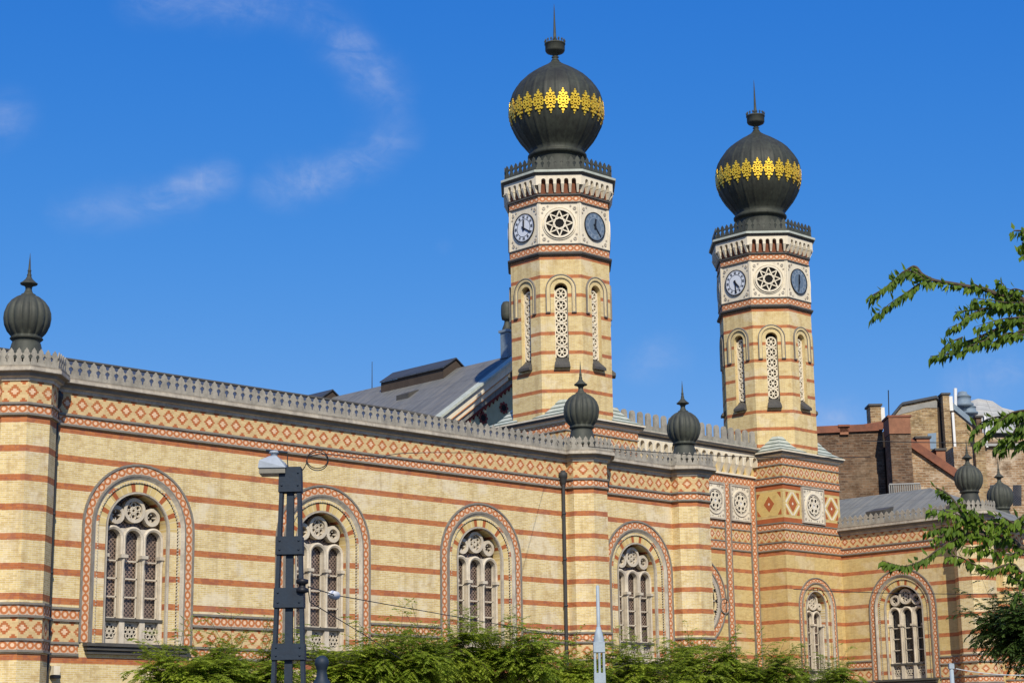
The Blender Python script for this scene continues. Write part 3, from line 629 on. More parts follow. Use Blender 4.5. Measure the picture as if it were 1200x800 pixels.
    for i in range(24):
        t=(i+.5)*2*PI/24; U=(-math.sin(t),math.cos(t)); f=Fr((cx,cy),U); fd=f.N; sgn=1 if fd.x*math.cos(t)+fd.y*math.sin(t)>0 else -1
        if sgn<0: f=Fr((cx,cy),(math.sin(t),-math.cos(t)))
        def dsc(u,z,r,hole=0.):
            d=Rd(z)+.05
            if hole: ring(b,f,u,z,r*hole,r,d-.14,d,0,10)
            else: ring(b,f,u,z,0.001,r,d-.14,d,0,10)
        dsc(0,36.95,.15,.35);dsc(0,37.27,.13,.4);dsc(0,36.63,.13,.4);dsc(0,37.48,.085);dsc(0,36.42,.085);dsc(0,37.62,.04);dsc(0,36.28,.04)
        for sx in (-1,1):
            dsc(sx*.19,37.10,.11,.4);dsc(sx*.19,36.80,.11,.4);dsc(sx*.30,36.95,.07);dsc(sx*.17,37.33,.07);dsc(sx*.17,36.57,.07)
    b.build('gold_ornament','gold',tw)
    b=MB(); b.lathe((cx,cy,40.3),[(.24,-.05),(.16,.0),(.15,.12),(.22,.16),(.15,.22),(.14,.28),(.3,.36),(.5,.46),(.56,.56),(.56,.9),(.60,.92),(.60,.98),(.5,.98),(.5,.7),(.1,.6),(.09,1.2),(.14,1.26),(.09,1.34),(.075,1.7),(.05,2.4),(.02,3.2),(.005,3.42)],24)
    for i in range(16):
        t=2*PI*i/16; b.lathe((cx+.56*math.cos(t),cy+.56*math.sin(t),41.26),[(.03,0),(.03,.1),(.055,.14),(.05,.2),(.005,.26)],6)
    b.build('finial_crown','copper',tw)
    base(tw,cx)
    return tw
tower(0,*T1,((2,122),(8,140)))
tower(1,*T2,((140,178),(5,188)))
# facade between the towers
FF=Fr((0,YF),(1,0))
b=MB(); wall_holes(b,FF,T1[0],T2[0]+2,0,19.0,[]); wall_holes(b,FF,LX1,T1[0],0,14.3,[]); wall_holes(b,FF,T2[0]+2,T2[0]+4,0,14.3,[])
b.build('front_wall','walls',SY)
b=MB()
strips=[(74.2,74.75),(76.2,76.74),(83.42,83.96),(85.80,86.34)]
X0,X1=73.76,86.40
pz=[(17.12,17.56,0),(14.48,14.90,0),(13.76,14.42,2),(13.27,13.68,0)]
for z0,z1,k in pz: band_set(b,[(X0,YF),(X1,YF)],z0,z1,k,d=.03 if k==0 else .015)
for z in (17.6,17.08,14.94,14.45,13.72,13.23): line(b,[(X0,YF),(X1,YF)],z,.06,.06)
b.build('ornament_band',['circs','lines','dial'],SY)
for u0,u1 in strips:
    b=MB(); vband(b,FF,u0+.05,u1-.05,0.5,17.1,.075,0)
    for u in (u0+.02,u1-.02): fbox(b,FF,u-.03,u+.03,.5,17.1,0,.11,1)
    b.build('vertical_band',['circs','lines'],SY)
for u in (84.88,82.55,75.3,77.6): rose_panel(SY,FF,u,16.0,1.02,.86 if u>80 else .8)
# great round window
b=MB(); uc,wc=80.75,10.2
ring(b,FF,uc,wc,2.46,2.54,0,.09,1,56); ring(b,FF,uc,wc,2.06,2.46,0,.04,0,56); ring(b,FF,uc,wc,1.98,2.06,0,.10,1,56); ring(b,FF,uc,wc,1.74,1.98,0,.06,2,56)
for i in range(72): t=2*PI*i/72; ring(b,FF,uc+1.70*math.cos(t),wc+1.70*math.sin(t),.001,.045,0,.10,2,6)
ring(b,FF,uc,wc,1.50,1.66,0,.05,3,56); disc(b,FF,uc,wc,1.5,.02,4,40)
for i in range(16):
    t=2*PI*i/16; ring(b,FF,uc+1.58*math.cos(t),wc+1.58*math.sin(t),.001,.07,.05,.12,4,8); bar(b,FF,(uc+.3*math.cos(t),wc+.3*math.sin(t)),(uc+1.5*math.cos(t),wc+1.5*math.sin(t)),.07,.02,.08,2)
ring(b,FF,uc,wc,.25,.4,.02,.1,2,20); ring(b,FF,uc,wc,.85,.95,.02,.09,2,32)
ring(b,FF,83.10,9.95,.20,.40,0,.09,0,20); ring(b,FF,83.10,9.95,.40,.45,0,.12,1,20)
b.build('round_window',['circs','lines','stone','plainwall','dark'],SY)
# corbel frieze, cornice and tall merlons
b=MB(); f=Fr((0,YF-.32),(1,0)); n=19; w=(X1-X0)/n
wall_holes(b,f,X0,X1,18.25,19.0,[(X0+(j+.5)*w,w*.27,18.25,18.62) for j in range(n)],0,N=10)
for j in range(n):
    arch(b,f,X0+(j+.5)*w,18.25,18.62,[(w*.34,0.03),(w*.34,.06),(w*.27,.06),(w*.27,-.3)],[0,0,0],10)
    u=X0+j*w; k=w*.22
    for q in ((u,),):
        b.hexa([f.p(u-k*.5,17.7,-.33),f.p(u+k*.5,17.7,-.33),f.p(u+k*.5,17.7,-.2),f.p(u-k*.5,17.7,-.2),f.p(u-k,18.25,-.33),f.p(u+k,18.25,-.33),f.p(u+k,18.25,.05),f.p(u-k,18.25,.05)],0)
fbox(b,FF,X0,X1,17.62,17.72,0,.16,0)
b.build('corbel_table',['cream'],SY)
b=MB(); sweep(b,[(X0,YF),(X1,YF)],[(.32,19.0),(.40,19.02),(.42,19.12),(.55,19.16),(.58,19.28),(.58,19.36),(.50,19.38),(.3,19.46),(-.4,19.5)],False,[0,1,0,1,0,2,2,2]); b.build('cornice',['stone','ledge','verd'],SY)
b=MB(); cresting(b,[(X0,YF),(X1,YF)],19.42,1.0,.655,False,.12,0,.25,1); b.build('battlement','crest',SY)
# nave behind
YA=81.93; ZA=26.47; SL=.706; YE=120.
def rz(x): return ZA-SL*abs(XM-x)
xl,xr=65.,95.2
b=MB()
b.face([(xl,YA-.5,rz(xl)+.12),(XM,YA-.5,ZA+.12),(XM,YE,ZA+.12),(xl,YE,rz(xl)+.12)],[(0,0),(0,18),(38,18),(38,0)]); b.face([(XM,YA-.5,ZA+.12),(xr,YA-.5,rz(xr)+.12),(xr,YE,rz(xr)+.12),(XM,YE,ZA+.12)],[(0,18),(0,0),(38,0),(38,18)])
b.build('roof','roofg',SY)
fg=Fr((0,YA),(1,0)); b=MB()
b.face([fg.p(xl,10),fg.p(xr,10),fg.p(xr,rz(xr)),fg.p(XM,ZA),fg.p(xl,rz(xl))],None,0)
b.build('gable','gable',SY)
b=MB()
def rake(o0,o1,d0,d1,m):
    for sx in (-1,1):
        xe=xl if sx<0 else xr
        pts=[(XM,ZA-o1),(XM,ZA-o0),(xe,rz(xe)-o0),(xe,rz(xe)-o1)]
        b.hexa([fg.p(u,w,d0) for u,w in pts]+[fg.p(u,w,d1) for u,w in pts],m)
rake(-.16,.02,0,.70,0); rake(.02,.60,0,.50,1); rake(.60,.67,0,.52,2); rake(.67,1.05,0,.40,1); rake(1.05,1.11,0,.42,2); rake(1.11,1.50,0,.30,3); rake(1.50,1.75,0,.14,4)
for sx in (-1,1):
    for i in range(44):
        u=XM+sx*(.17+i*.34); b.hexa([fg.p(u+q,rz(u+q)-1.74-h,d) for d in (0,.10) for q,h in ((-.09,0),(.09,0),(.0,.22),(-.0,.22))],4)
b.build('raking_cornice',['whitemetal','cream','orange','roofl','maroon'],SY)
for u,w in ((77.33,22.2),(79.11,23.05),(75.5,21.0),(82.8,22.2),(81.,23.05)):
    b=MB(); disc(b,fg,u,w,.30,.03,0,16)
    for j in range(8): t=j*PI/4; disc(b,fg,u+.30*math.cos(t),w+.30*math.sin(t),.11,.034,1,8)
    b.build('oculus',['dark','maroon'],SY)
b=MB(); b.box((XM,82.5,27.3),(.62,.62,1.7)); b.box((XM,82.5,28.2),(.8,.8,.16)); b.lathe((XM,82.5,28.2),[(.34,.05),(.30,.25),(.2,.5),(.16,.7),(.2,.74),(.33,.80),(.38,1.1),(.38,1.5),(.36,1.75),(.25,1.95),(.02,2.02)],16,1); b.build('acroterion',['silver','copper'],SY)
# ridge ventilator, hatch, rod, small far dormer
b=MB()
def vent(x0,y0,y1,zt,ov=.12):
    zb=rz(x0)
    L=[(x0,y0,zb),(XM+.9,y0,rz(XM+.9)),(XM+.9,y1,rz(XM+.9)),(x0,y1,zb)]
    b.face([(x0,y0,zb),(x0,y0,zt-.75),(x0,y1,zt-.75),(x0,y1,zb)],None,0)
    b.face([(x0,y0,zb-.2),(XM+.9,y0,zb-.2),(XM+.9,y0,zt-.75),((x0+XM+.9)/2,y0,zt),(x0,y0,zt-.75)],None,0)
    xm=(x0+XM+.9)/2; o=ov
    b.hexa([(x0-o,y0-o,zt-.78),(xm,y0-o,zt),(xm,y1,zt),(x0-o,y1,zt-.78),(x0-o,y0-o,zt-.70),(xm,y0-o,zt+.08),(xm,y1,zt+.08),(x0-o,y1,zt-.70)],1)
    b.hexa([(xm,y0-o,zt),(XM+.9+o,y0-o,zt-.78),(XM+.9+o,y1,zt-.78),(xm,y1,zt),(xm,y0-o,zt+.08),(XM+.9+o,y0-o,zt-.70),(XM+.9+o,y1,zt-.70),(xm,y1,zt+.08)],1)
vent(78.9,87.3,93.6,27.2)
b.build('ridge_ventilator',['browntimber','roofb'],SY)
b=MB(); vent(78.9,100.2,103.5,27.05); b.build('ridge_ventilator',['browntimber','roofb'],SY)
b=MB(); b.hexa([(77.0,88.6,24.2),(77.9,88.6,24.9),(77.9,89.8,24.9),(77.0,89.8,24.2),(77.0,88.6,24.75),(77.9,88.6,25.1),(77.9,89.8,25.1),(77.0,89.8,24.75)]); b.build('roof_hatch','ledge',SY)
b=MB(); b.tube([(XM,95.95,26.3),(XM,95.95,28.45)],[.035,.02],6); b.build('lightning_rod','pipe',SY)
b=MB(); b.box(((xl+xr)/2,(YA+YE)/2,8),(xr-xl-.6,YE-YA-.4,15.6)); b.build('nave_wall','plainwall',SY)
# ================================================================== RIGHT WING
XR=91.86; YR0=66.0; YRP=56.85; YS=59.6
WR=thing('building_wing','striped brick wing with grey hipped roof coming forward right of the farther tower','building',(XR,YRP,0))
FR=Fr((XR,72),(0,-1)); u=lambda y:72-y
wy=61.82
b=MB(); wall_holes(b,FR,u(72),u(YRP),0,14.36,[(u(wy),1.66,5.75,9.80)],uo=.3)
FS=Fr((XR,YRP),(1,0))
FS2=Fr((XR+1.2,YS),(1,0)); b2=[]
wall_holes(b,FS,0,1.2,0,14.36,[]); wall_holes(b,FS2,0,14,0,14.36,[(2.35,1.66,5.75,9.8)])
f=Fr((XR+1.2,YRP),(0,1)); wall_holes(b,f,0,YS-YRP,0,14.36,[])
b.build('wall','walls',WR)
pth=[(XR,YR0-.05),(XR,YRP),(XR+1.2,YRP),(XR+1.2,YS),(XR+15,YS)]
frieze(WR,pth,lower=False); frieze(WR,[(XR,wy-2.33),(XR,YRP)],upper=False); frieze(WR,[(XR,YR0-.05),(XR,wy+2.33)],upper=False)
cornice(WR,pth)
b=MB(); cresting(b,pth,14.85,.66,.37,off=.22); b.build('cresting','crest',WR)
window(WR,FR,u(wy),5.75,9.80,2.33,dark=True); window(WR,FS2,2.35+.0,5.75,9.80,2.33,dark=True)
pier(WR,XR,YRP); pier(WR,100.0,59.75)
b=MB(); ex0=XR-.1; rx=96.6; zr=17.35
b.face([(ex0,72,14.9),(ex0,57.5,14.9),(rx,62.5,zr),(rx,72,zr)],[(0,0),(14.5,0),(9.5,6),(0,6)]); b.face([(ex0,57.5,14.9),(101.4,57.5,14.9),(rx,62.5,zr)],[(0,0),(9.5,0),(4.7,6)]); b.face([(101.4,57.5,14.9),(101.4,72,14.9),(rx,72,zr),(rx,62.5,zr)],[(0,0),(14,0),(14,6),(5,6)])
b.face([(101.4,59.4,14.9),(107,59.4,14.9),(107,72,14.9),(101.4,72,14.9)]); b.face([(ex0,72,14.9),(rx,72,zr),(101.4,72,14.9)])
b.build('roof','roofl',WR)
b=MB(); b.hexa([(92.6,63.3,14.9),(93.4,63.3,15.0),(93.4,64.4,15.0),(92.6,64.4,14.9),(92.5,63.2,15.75),(93.6,63.2,16.05),(93.6,64.5,16.05),(92.5,64.5,15.75)]); b.build('roof_hatch','ledge',WR)
# ================================================================== OLD BUILDINGS BEHIND (right)
def bframe(D): p=at(1000,600,D); return Fr((p.x,p.y),(rgt.x,rgt.y))
def loc(x,y,D):
    f=bframe(D); p=at(x,y,D); return (Vector((p.x,p.y,0))-f.O).dot(f.U),p.z
def block(parent,name,mat,xa,xb,yt,D,depth,yb=None,yt2=None):
    f=bframe(D); u0,z0=loc(xa,yt,D); u1,z1=loc(xb,yt if yt2 is None else yt2,D); zb=0. if yb is None else loc(xa,yb,D)[1]
    b=MB(); P=lambda u,w,d: f.p(u,w,d)
    b.face([P(u0,zb,0),P(u1,zb,0),P(u1,z1,0),P(u0,z0,0)],[(u0,zb),(u1,zb),(u1,z1),(u0,z0)])
    b.face([P(u1,zb,0),P(u1,zb,-depth),P(u1,z1,-depth),P(u1,z1,0)],[(u1,zb),(u1+depth,zb),(u1+depth,z1),(u1,z1)])
    b.face([P(u0,zb,-depth),P(u0,zb,0),P(u0,z0,0),P(u0,z0,-depth)],[(u0-depth,zb),(u0,zb),(u0,z0),(u0-depth,z0)])
    b.face([P(u0,z0,0),P(u1,z1,0),P(u1,z1,-depth),P(u0,z0,-depth)]); b.face([P(u1,zb,-depth),P(u0,zb,-depth),P(u0,z0,-depth),P(u1,z1,-depth)])
    return b.build(name,mat,parent),(f,u0,u1,z0,z1)
def poly(parent,name,mat,pts,D,d=0.,base=False):
    f=bframe(D); q=[loc(x,y,D) for x,y in pts]
    if base: q=q+[(q[-1][0],0.),(q[0][0],0.)]
    b=MB(); b.face([f.p(u,w,d) for u,w in q],q); return b.build(name,mat,parent)
def slab(b,f,A,B,th,d0,d1,m=0):
    b.hexa([f.p(A[0],A[1],d0),f.p(B[0],B[1],d0),f.p(B[0],B[1],d1),f.p(A[0],A[1],d1),f.p(A[0],A[1]+th,d0),f.p(B[0],B[1]+th,d0),f.p(B[0],B[1]+th,d1),f.p(A[0],A[1]+th,d1)],m)
def chim(parent,xa,xb,yt,D,yb,mat,d=1.2,cap='ledge',white=None):
    o,(f,u0,u1,z0,z1)=block(parent,'chimney',mat,xa,xb,yt,D,d,yb)
    b=MB(); slab(b,f,(u0-.12,z0+.004),(u1+.12,z0+.004),.16,-d-.12,.12); b.build('chimney_cap',cap,o)
    if white: block(o,'rendered_side','white',xb+.1,xb+white[0],yt+1.5,D+.3,d-.4,white[1])
    return o
def home(D,x): p=at(x,800,D); return (p.x,p.y,0)
D0=142.
T=thing('brick_tenement','weathered brown brick tenement back wall with red coping just right of the farther tower','building',home(D0,1020))
block(T,'wall','fire',955,1034,507,D0,10,yt2=505); block(T,'recess_wall','recess_shade',1033.6,1043,508,D0+1.2,8,yt2=498)  # recess block gets its shadow from the dark wall colour
b=MB(); f=bframe(D0)
slab(b,f,loc(955,508,D0),loc(1034.5,504.5,D0),.55,-2.5,.2); slab(b,f,(loc(1000,503,D0)[0],loc(1000,503,D0)[1]),loc(1042,496,D0),.5,-4,-1.5); b.build('coping','tile',T)
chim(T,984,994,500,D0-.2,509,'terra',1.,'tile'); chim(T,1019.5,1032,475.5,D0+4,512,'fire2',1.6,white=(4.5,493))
chim(T,1041.5,1066,489,D0-3,None,'fire',2.,cap='tile'); block(T,'chimney_band','terra',1041.2,1066.4,489.3,D0-3.1,2.1,508)
poly(T,'lower_wall','fire3',[(1062,518),(1122,557),(1140,575)],D0-1,0,True)
b=MB(); f=bframe(D0-1); slab(b,f,loc(1060,520,D0-1),loc(1128,566,D0-1),.75,-1.6,.3); b.build('coping','tile',T)
chim(T,1074,1089.5,513.5,D0+.5,535,'terra',1.2); chim(T,1097,1107.5,527.5,D0+.6,550,'terra',1.2)
b=MB(); f=bframe(D0-5); R0=loc(1042,567.5,D0-5);R1=loc(1078,566.5,D0-5)
for i in range(15): q=R0[0]+(R1[0]-R0[0])*i/14; b.tube([f.p(q,R0[1]-1.1,0),f.p(q,R0[1]-.03,0)],.06,5)
b.tube([f.p(R0[0],R0[1],0),f.p(R1[0],R1[1],0)],.08,6); b.build('railing','greyr',T)
D1=156.
T=thing('gabled_house','tall brick gable house with grey plaster top behind the brown tenement','building',home(D1,1090))
g=[(1040,496),(1046,488),(1057,474.5),(1097,466.5),(1105,474)]
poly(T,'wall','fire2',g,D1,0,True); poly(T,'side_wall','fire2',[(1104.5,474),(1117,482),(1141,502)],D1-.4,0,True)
f=bframe(D1); b=MB()
for i in range(1,4): slab(b,f,loc(*g[i],D1),loc(*g[i+1],D1),.22,-1.,.2)
slab(b,f,loc(1116,480.5,D1),loc(1142,502,D1),.55,-1.4,.5,1); b.build('roof',['roofb','silver'],T)
poly(T,'plaster_patch','greyr',[(1047,489),(1057.5,477),(1097,469),(1103,476),(1100,478),(1085,477.5),(1068,482),(1056,485)],D1,.03)
poly(T,'painted_shadow_strip','recess_shade',[(1098,469),(1105,474),(1108,540),(1101,540)],D1,.05)  # flat dark strip, a shadow painted onto the gable wall
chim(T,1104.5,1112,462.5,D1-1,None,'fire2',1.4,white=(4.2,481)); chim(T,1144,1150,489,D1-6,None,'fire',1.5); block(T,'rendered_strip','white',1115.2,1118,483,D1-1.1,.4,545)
b=MB(); f=bframe(D1+1); p0=loc(1119.5,481,D1+1);p1=loc(1119.5,455,D1+1); b.tube([f.p(p0[0],p0[1],0),f.p(p1[0],p1[1],0)],.16,8); b.build('vent_pipe','white',T)
b=MB(); p0=loc(1042,500,D1+1);p1=loc(1041,457,D1+1); b.tube([f.p(p0[0],p0[1],0),f.p(p1[0],p1[1],0)],.05,6); b.build('aerial','ink',T)
poly(T,'window','skyl',[(1087,508),(1097,507),(1097,526),(1087,526)],D1,.06)
D2=178.
T=thing('grey_roofed_building','pale grey domed roof with two galvanised roof ventilators at far right','building',home(D2,1165))
f=bframe(D2); top=[loc(x,y,D2) for x,y in ((1120,480),(1137,465),(1155,460),(1172,463),(1184,471),(1220,480))]; bot=[loc(x,512,D2) for x in (1118,1136,1155,1173,1187,1225)]
b=MB()
for i in range(5): b.face([f.p(*bot[i],2.5),f.p(*bot[i+1],2.5),f.p(*top[i+1],-3),f.p(*top[i],-3)],[(0,i*1.5),(0,i*1.5+1.5),(6,i*1.5+1.5),(6,i*1.5)]); b.face([f.p(*top[i],-3),f.p(*top[i+1],-3),f.p(top[i+1][0],top[i+1][1]-4,-10),f.p(top[i][0],top[i][1]-4,-10)])
b.build('roof','roofp',T); block(T,'wall','fire3',1118,1225,512.5,D2-2.4,12)
for x,yb,yt,r in ((1129.5,486,458,.75),(1136,492,472,.66)):
    D=D2-8; f2_=bframe(D); c=loc(x,yb,D); t=loc(x,yt,D); H=t[1]-c[1]; b=MB(); b.lathe(f2_.p(c[0],c[1]-3,0),[(r*.8,0),(r*.8,3+H*.3),(r*1.25,3+H*.32),(r*1.3,3+H*.45),(r,3+H*.48),(r,3+H*.72),(r*1.1,3+H*.74),(r*.6,3+H*.86),(r*.55,3+H*.95),(.02,3+H)],20); b.build('roof_ventilator','silver',T)
D3_=150.
T=thing('patched_brick_house','low patched brick house wall behind the right wing domes, partly behind leaves','building',home(D3_,1180))
block(T,'wall','fire3',1117,1260,523,D3_,9)
b=MB(); f=bframe(D3_); A=loc(1152,523,D3_);B=loc(1260,523,D3_); A2=loc(1152,512,D3_);
b.hexa([f.p(A[0],A[1],.3),f.p(B[0],B[1],.3),f.p(B[0],A2[1],-6),f.p(A[0],A2[1],-6),f.p(A[0],A[1]+.2,.3),f.p(B[0],B[1]+.2,.3),f.p(B[0],A2[1]+.2,-6),f.p(A[0],A2[1]+.2,-6)]); b.build('roof','roofp',T)
block(T,'buttress','fire2',1141.5,1153,507,D3_-.6,1.5); block(T,'rendered_strip','white',1153.2,1155.5,487,D3_-.3,.5,524)
for x in (1165,1192): poly(T,'window','latd',[(x-5,568),(x+5,568),(x+5,592),(x-5,592)],D3_,.03)
# ================================================================== STREET FURNITURE
def post_frame(D,x=338):
    p=at(x,800,D); return Vector((p.x,p.y,0))
Dm=27.
p0=post_frame(Dm,338); MS=thing('tram_mast','dark navy riveted steel mast carrying a grey lamp head, in front of the wing','mast',tuple(p0))
fm=Fr((p0.x,p0.y),(rgt.x,rgt.y))      # u to the right, d towards the street
zz=lambda y: at(338,y,Dm).z; W=lambda pxw: pxw*Dm/F_PX*1.02
ztop=zz(549); 
def hw(z): return W(11.5)+(ztop-z)*W(7.5)/(ztop-zz(800))
b=MB()
def tbar(c0,c1,wid0,wid1,d0,d1,z0,z1,m=0):
    b.hexa([fm.p(c0-wid0,z0,d0),fm.p(c0+wid0,z0,d0),fm.p(c0+wid0,z0,d1),fm.p(c0-wid0,z0,d1),fm.p(c1-wid1,z1,d0),fm.p(c1+wid1,z1,d0),fm.p(c1+wid1,z1,d1),fm.p(c1-wid1,z1,d1)],m)
t=ztop-.02
tbar(0,0,W(4.6),W(4.0),-.06,.06,0,t)
for s in (-1,1):
    tbar(s*(hw(0)-W(2.2)),s*(hw(t)-W(2.1)),W(2.2),W(2.0),-.10,.10,0,t)
b.build('shaft','mast',MS)
zb_list=[(zz(yb),zz(ya)) for ya,yb in ((548,577),(629,650),(689,712),(754,773))]; z=0.7
while z<zz(800)-.35: zb_list.append((z,z+.28)); z+=1.05
for za,zb_ in zb_list:
    b=MB(); h0,h1=hw(za)+.012,hw(zb_)+.012; tbar(0,0,h0,h1,-.125,.125,za,zb_)
    for u in (-.7,.7):
        for v in (.25,.75): b.lathe(fm.p(u*h0,za+(zb_-za)*v,.125),[(.0,-.012),(.016,-.008),(.018,.008),(.0,.012)],6)
    b.build('batten_plate','mast',MS)
b=MB(); lp=at(321,545,Dm); ul=(Vector((lp.x,lp.y,0))-p0).dot(fm.U); zb_,zt_=zz(553.5),zz(535)
h=W(16.5)
prof=[(ul-h,zb_+.05),(ul-h*.92,zb_+.16),(ul-h*.25,zt_),(ul+h*.25,zt_),(ul+h*.9,zb_+.12),(ul+h*.95,zb_+.05)]
for d,s in ((.2,1),(-.2,-1)): b.face([fm.p(u_,w_,d*(.55 if w_>zb_+.2 else 1)) for u_,w_ in (prof if s>0 else prof[::-1])],None,0)
for i in range(6):
    A,B=prof[i],prof[(i+1)%6]; ka=.55 if A[1]>zb_+.2 else 1; kb=.55 if B[1]>zb_+.2 else 1
    b.face([fm.p(*A,.2*ka),fm.p(*A,-.2*ka),fm.p(*B,-.2*kb),fm.p(*B,.2*kb)],None,0)
b.lathe(fm.p(ul,zt_,0),[(.05,-.02),(.05,.05),(.08,.06),(.06,.09),(.0,.1)],10,0)
lh=b.build('lamp_head','lamp',MS)
b=MB(); fbox(b,fm,ul-h*.93,ul+h*.9,zb_-.03,zb_+.05,-.18,.18); b.build('lamp_lens','lens',lh)
b=MB(); fbox(b,fm,ul+h*.5,hw(t)*.2,zz(551),zz(549),-.05,.05); b.tube([fm.p(ul-.12,zz(527),0),fm.p(ul+.2,zz(530),0)],.02,5); b.tube([fm.p(ul,zz(536),0),fm.p(ul,zz(527),0)],.02,5); b.build('bracket','mast',MS)
zc=zz(688); b=MB(); b.lathe(fm.p(hw(zc)*.98,zc-.1,.1),[(.02,0),(.09,.02),(.09,.07),(.05,.09),(.05,.13),(.09,.15),(.09,.2),(.02,.22)],10); b.build('insulator','ink',MS)
# cables
def cable(name,pts,r,mat,label,group=None,sag=0.,n=16):
    P=[Vector(p) for p in pts]; out=[]
    for i in range(len(P)-1):
        for k in range(n+(1 if i==len(P)-2 else 0)):
            q=k/n; v=P[i].lerp(P[i+1],q); v.z-=sag*4*q*(1-q); out.append(v)
    b=MB(); b.tube(out,r,5); o=b.build(name,mat); return tag(o,label,'cable',group)
m0=Vector(fm.p(hw(zc)+.08,zc,.1))
wend=Vector((53.,YW-.1,5.6))
cable('span_cable',[m0,at(393,697,31),Vector((63.6,YW-.15,6.2))],.009,'wire','taut dark cable running from the navy mast insulator to the right',n=10)
b=MB(); mid=at(393,697,31); dv=(at(400,699,31.5)-mid).normalized()
b.tube([at(385,695.5,30.6),at(387.3,696,30.7),at(389.5,696.5,30.8),at(394,697.5,31.),at(396,698,31.1)],[.012,.05,.075,.075,.012],8); tag(b.build('cable_insulator','white'),'small white insulator on the taut cable right of the mast','insulator')
cable('stay_cable',[m0,at(363,705,28.5),at(425,742,33.),at(470,772,37)],.008,'wire','thin stay cable sloping down from the navy mast towards the trees',n=6)
lamp_top=Vector(fm.p(ul+.2,zz(533),0))
lp_=[lamp_top]
for x,y in ((338,548),(346,553),(354,551),(359,543)): lp_.append(at(x,y,Dm))
for k in range(26):
    t_=PI+k*2*PI*2/26; lp_.append(at(372+(13-k*.06)*math.cos(t_),539+(12+(k>13)*-2.5)*math.sin(t_)*-1 if False else 539-(12-(k>13)*2.5)*math.sin(t_),Dm))
for x,y,D in ((385,532,Dm),(440,537,33),(500,530,42)): lp_.append(at(x,y,D))
lp_.append(Vector((57.0,YW-.3,14.6)))
def smooth(P,n=4):
    o=[]
    for i in range(len(P)-1):
        a=P[max(i-1,0)];b_=P[i];c=P[i+1];d=P[min(i+2,len(P)-1)]
        for k in range(n):
            t=k/n; o.append(.5*((2*b_)+(c-a)*t+(2*a-5*b_+4*c-d)*t*t+(3*b_-a-3*c+d)*t**3))
    o.append(P[-1]); return o
b=MB(); b.tube(smooth(lp_),.008,5); tag(b.build('looped_cable','wire'),'thin dark cable with coiled loops beside the lamp head','cable')
cable('long_cable',[at(930,690,70),at(1240,694,64)],.014,'wire','thin dark cable crossing in front of the right wing window',sag=.1)
cable('overhead_cable',[at(690,523,58),at(1020,535,62)],.014,'wire','thin dark overhead cable passing in front of the farther tower base',sag=.15)
cable('roof_cable',[at(1010,516,80),at(1260,516,80)],.02,'wire','thin dark cable in front of the old brick buildings',sag=.1)
cable('pale_cable',[at(1120,783,40),at(1260,785,40)],.011,'wire2','pale sagging cable at the lower right in front of the leaves',sag=.12)
# ball topped post
Db=16.; p0=post_frame(Db,377); pz_=lambda y: at(377,y,Db).z
b=MB(); r=8.3*Db/F_PX; zc=pz_(776)
b.lathe((p0.x,p0.y,0),[(.14,0),(.14,.5),(.09,.55),(.075,zc-.36),(.10,zc-.30),(.105,zc-.22),(.075,zc-.17),(.05,zc-.13),(.04,zc-.07),(.045,zc-.055)]+[(r*math.sin(q),zc-r*math.cos(q)) for q in [PI*k/12 for k in range(4,13)]],24)
BP=thing('ball_topped_post','dark navy post with round ball finial low beside the mast','post',(p0.x,p0.y,0)); b.build('post_shaft','mast',BP)
# pale blue mast
D2=46.; p0=post_frame(D2,703); f2=Fr((p0.x,p0.y),(rgt.x,rgt.y)); z2=lambda y: at(703,y,D2).z; w2=lambda q:q*D2/F_PX
PM=thing('pale_blue_mast','pale blue steel mast with slotted sides and thin rod top','mast',(p0.x,p0.y,0))
b=MB(); c0=f2.p(0,0,0)
b.lathe((c0[0],c0[1],0),[(w2(2.2),z2(745)),(w2(2.0),z2(686)),(.0,z2(685))],10)
b.build('rod','mast2',PM)
b=MB(); b.lathe((c0[0],c0[1],0),[(w2(6.5),z2(752)),(w2(6.2),z2(748)),(w2(2.4),z2(734)),(0,z2(733))],8); b.build('cap','mast2',PM)
b=MB(); hw2=w2(6.2)
for s in (-1,0,1): fbox(b,f2,s*hw2*.82-hw2*.2,s*hw2*.82+hw2*.2,0,z2(753),-.12,.12)
z=0
for ya,yb in ((752,764),(788,800)): fbox(b,f2,-hw2*1.06,hw2*1.06,z2(yb),z2(ya),-.14,.14)
while z<z2(800)-.6: fbox(b,f2,-hw2*1.06,hw2*1.06,z,z+.35,-.14,.14); z+=1.1
b.build('shaft','mast2',PM)
# small pale pole lower right
D3=44.; p0=post_frame(D3,1116); b=MB(); zt=at(1116,777,D3).z; b.lathe((p0.x,p0.y,0),[(.07,0),(.05,zt),(0,zt+.01)],10); fbox(b,Fr((p0.x,p0.y),(rgt.x,rgt.y)),-.06,.06,zt-.12,zt,-.06,.06)
LP=thing('slim_pole','slim pale blue pole top in front of the right wing','pole',(p0.x,p0.y,0)); b.build('pole_shaft','mast2',LP)
# security lamp box on wing wall beside pipe
b=MB(); fbox(b,F,32.86,33.1,4.62,4.92,.0,.22,0); fbox(b,F,32.84,33.12,4.50,4.60,.0,.26,1); tag(b.build('wall_lamp',['cream','ink'],None,(33,YW,4.6)),'small cream box lamp fixed on the wall beside the left drain pipe','lamp')
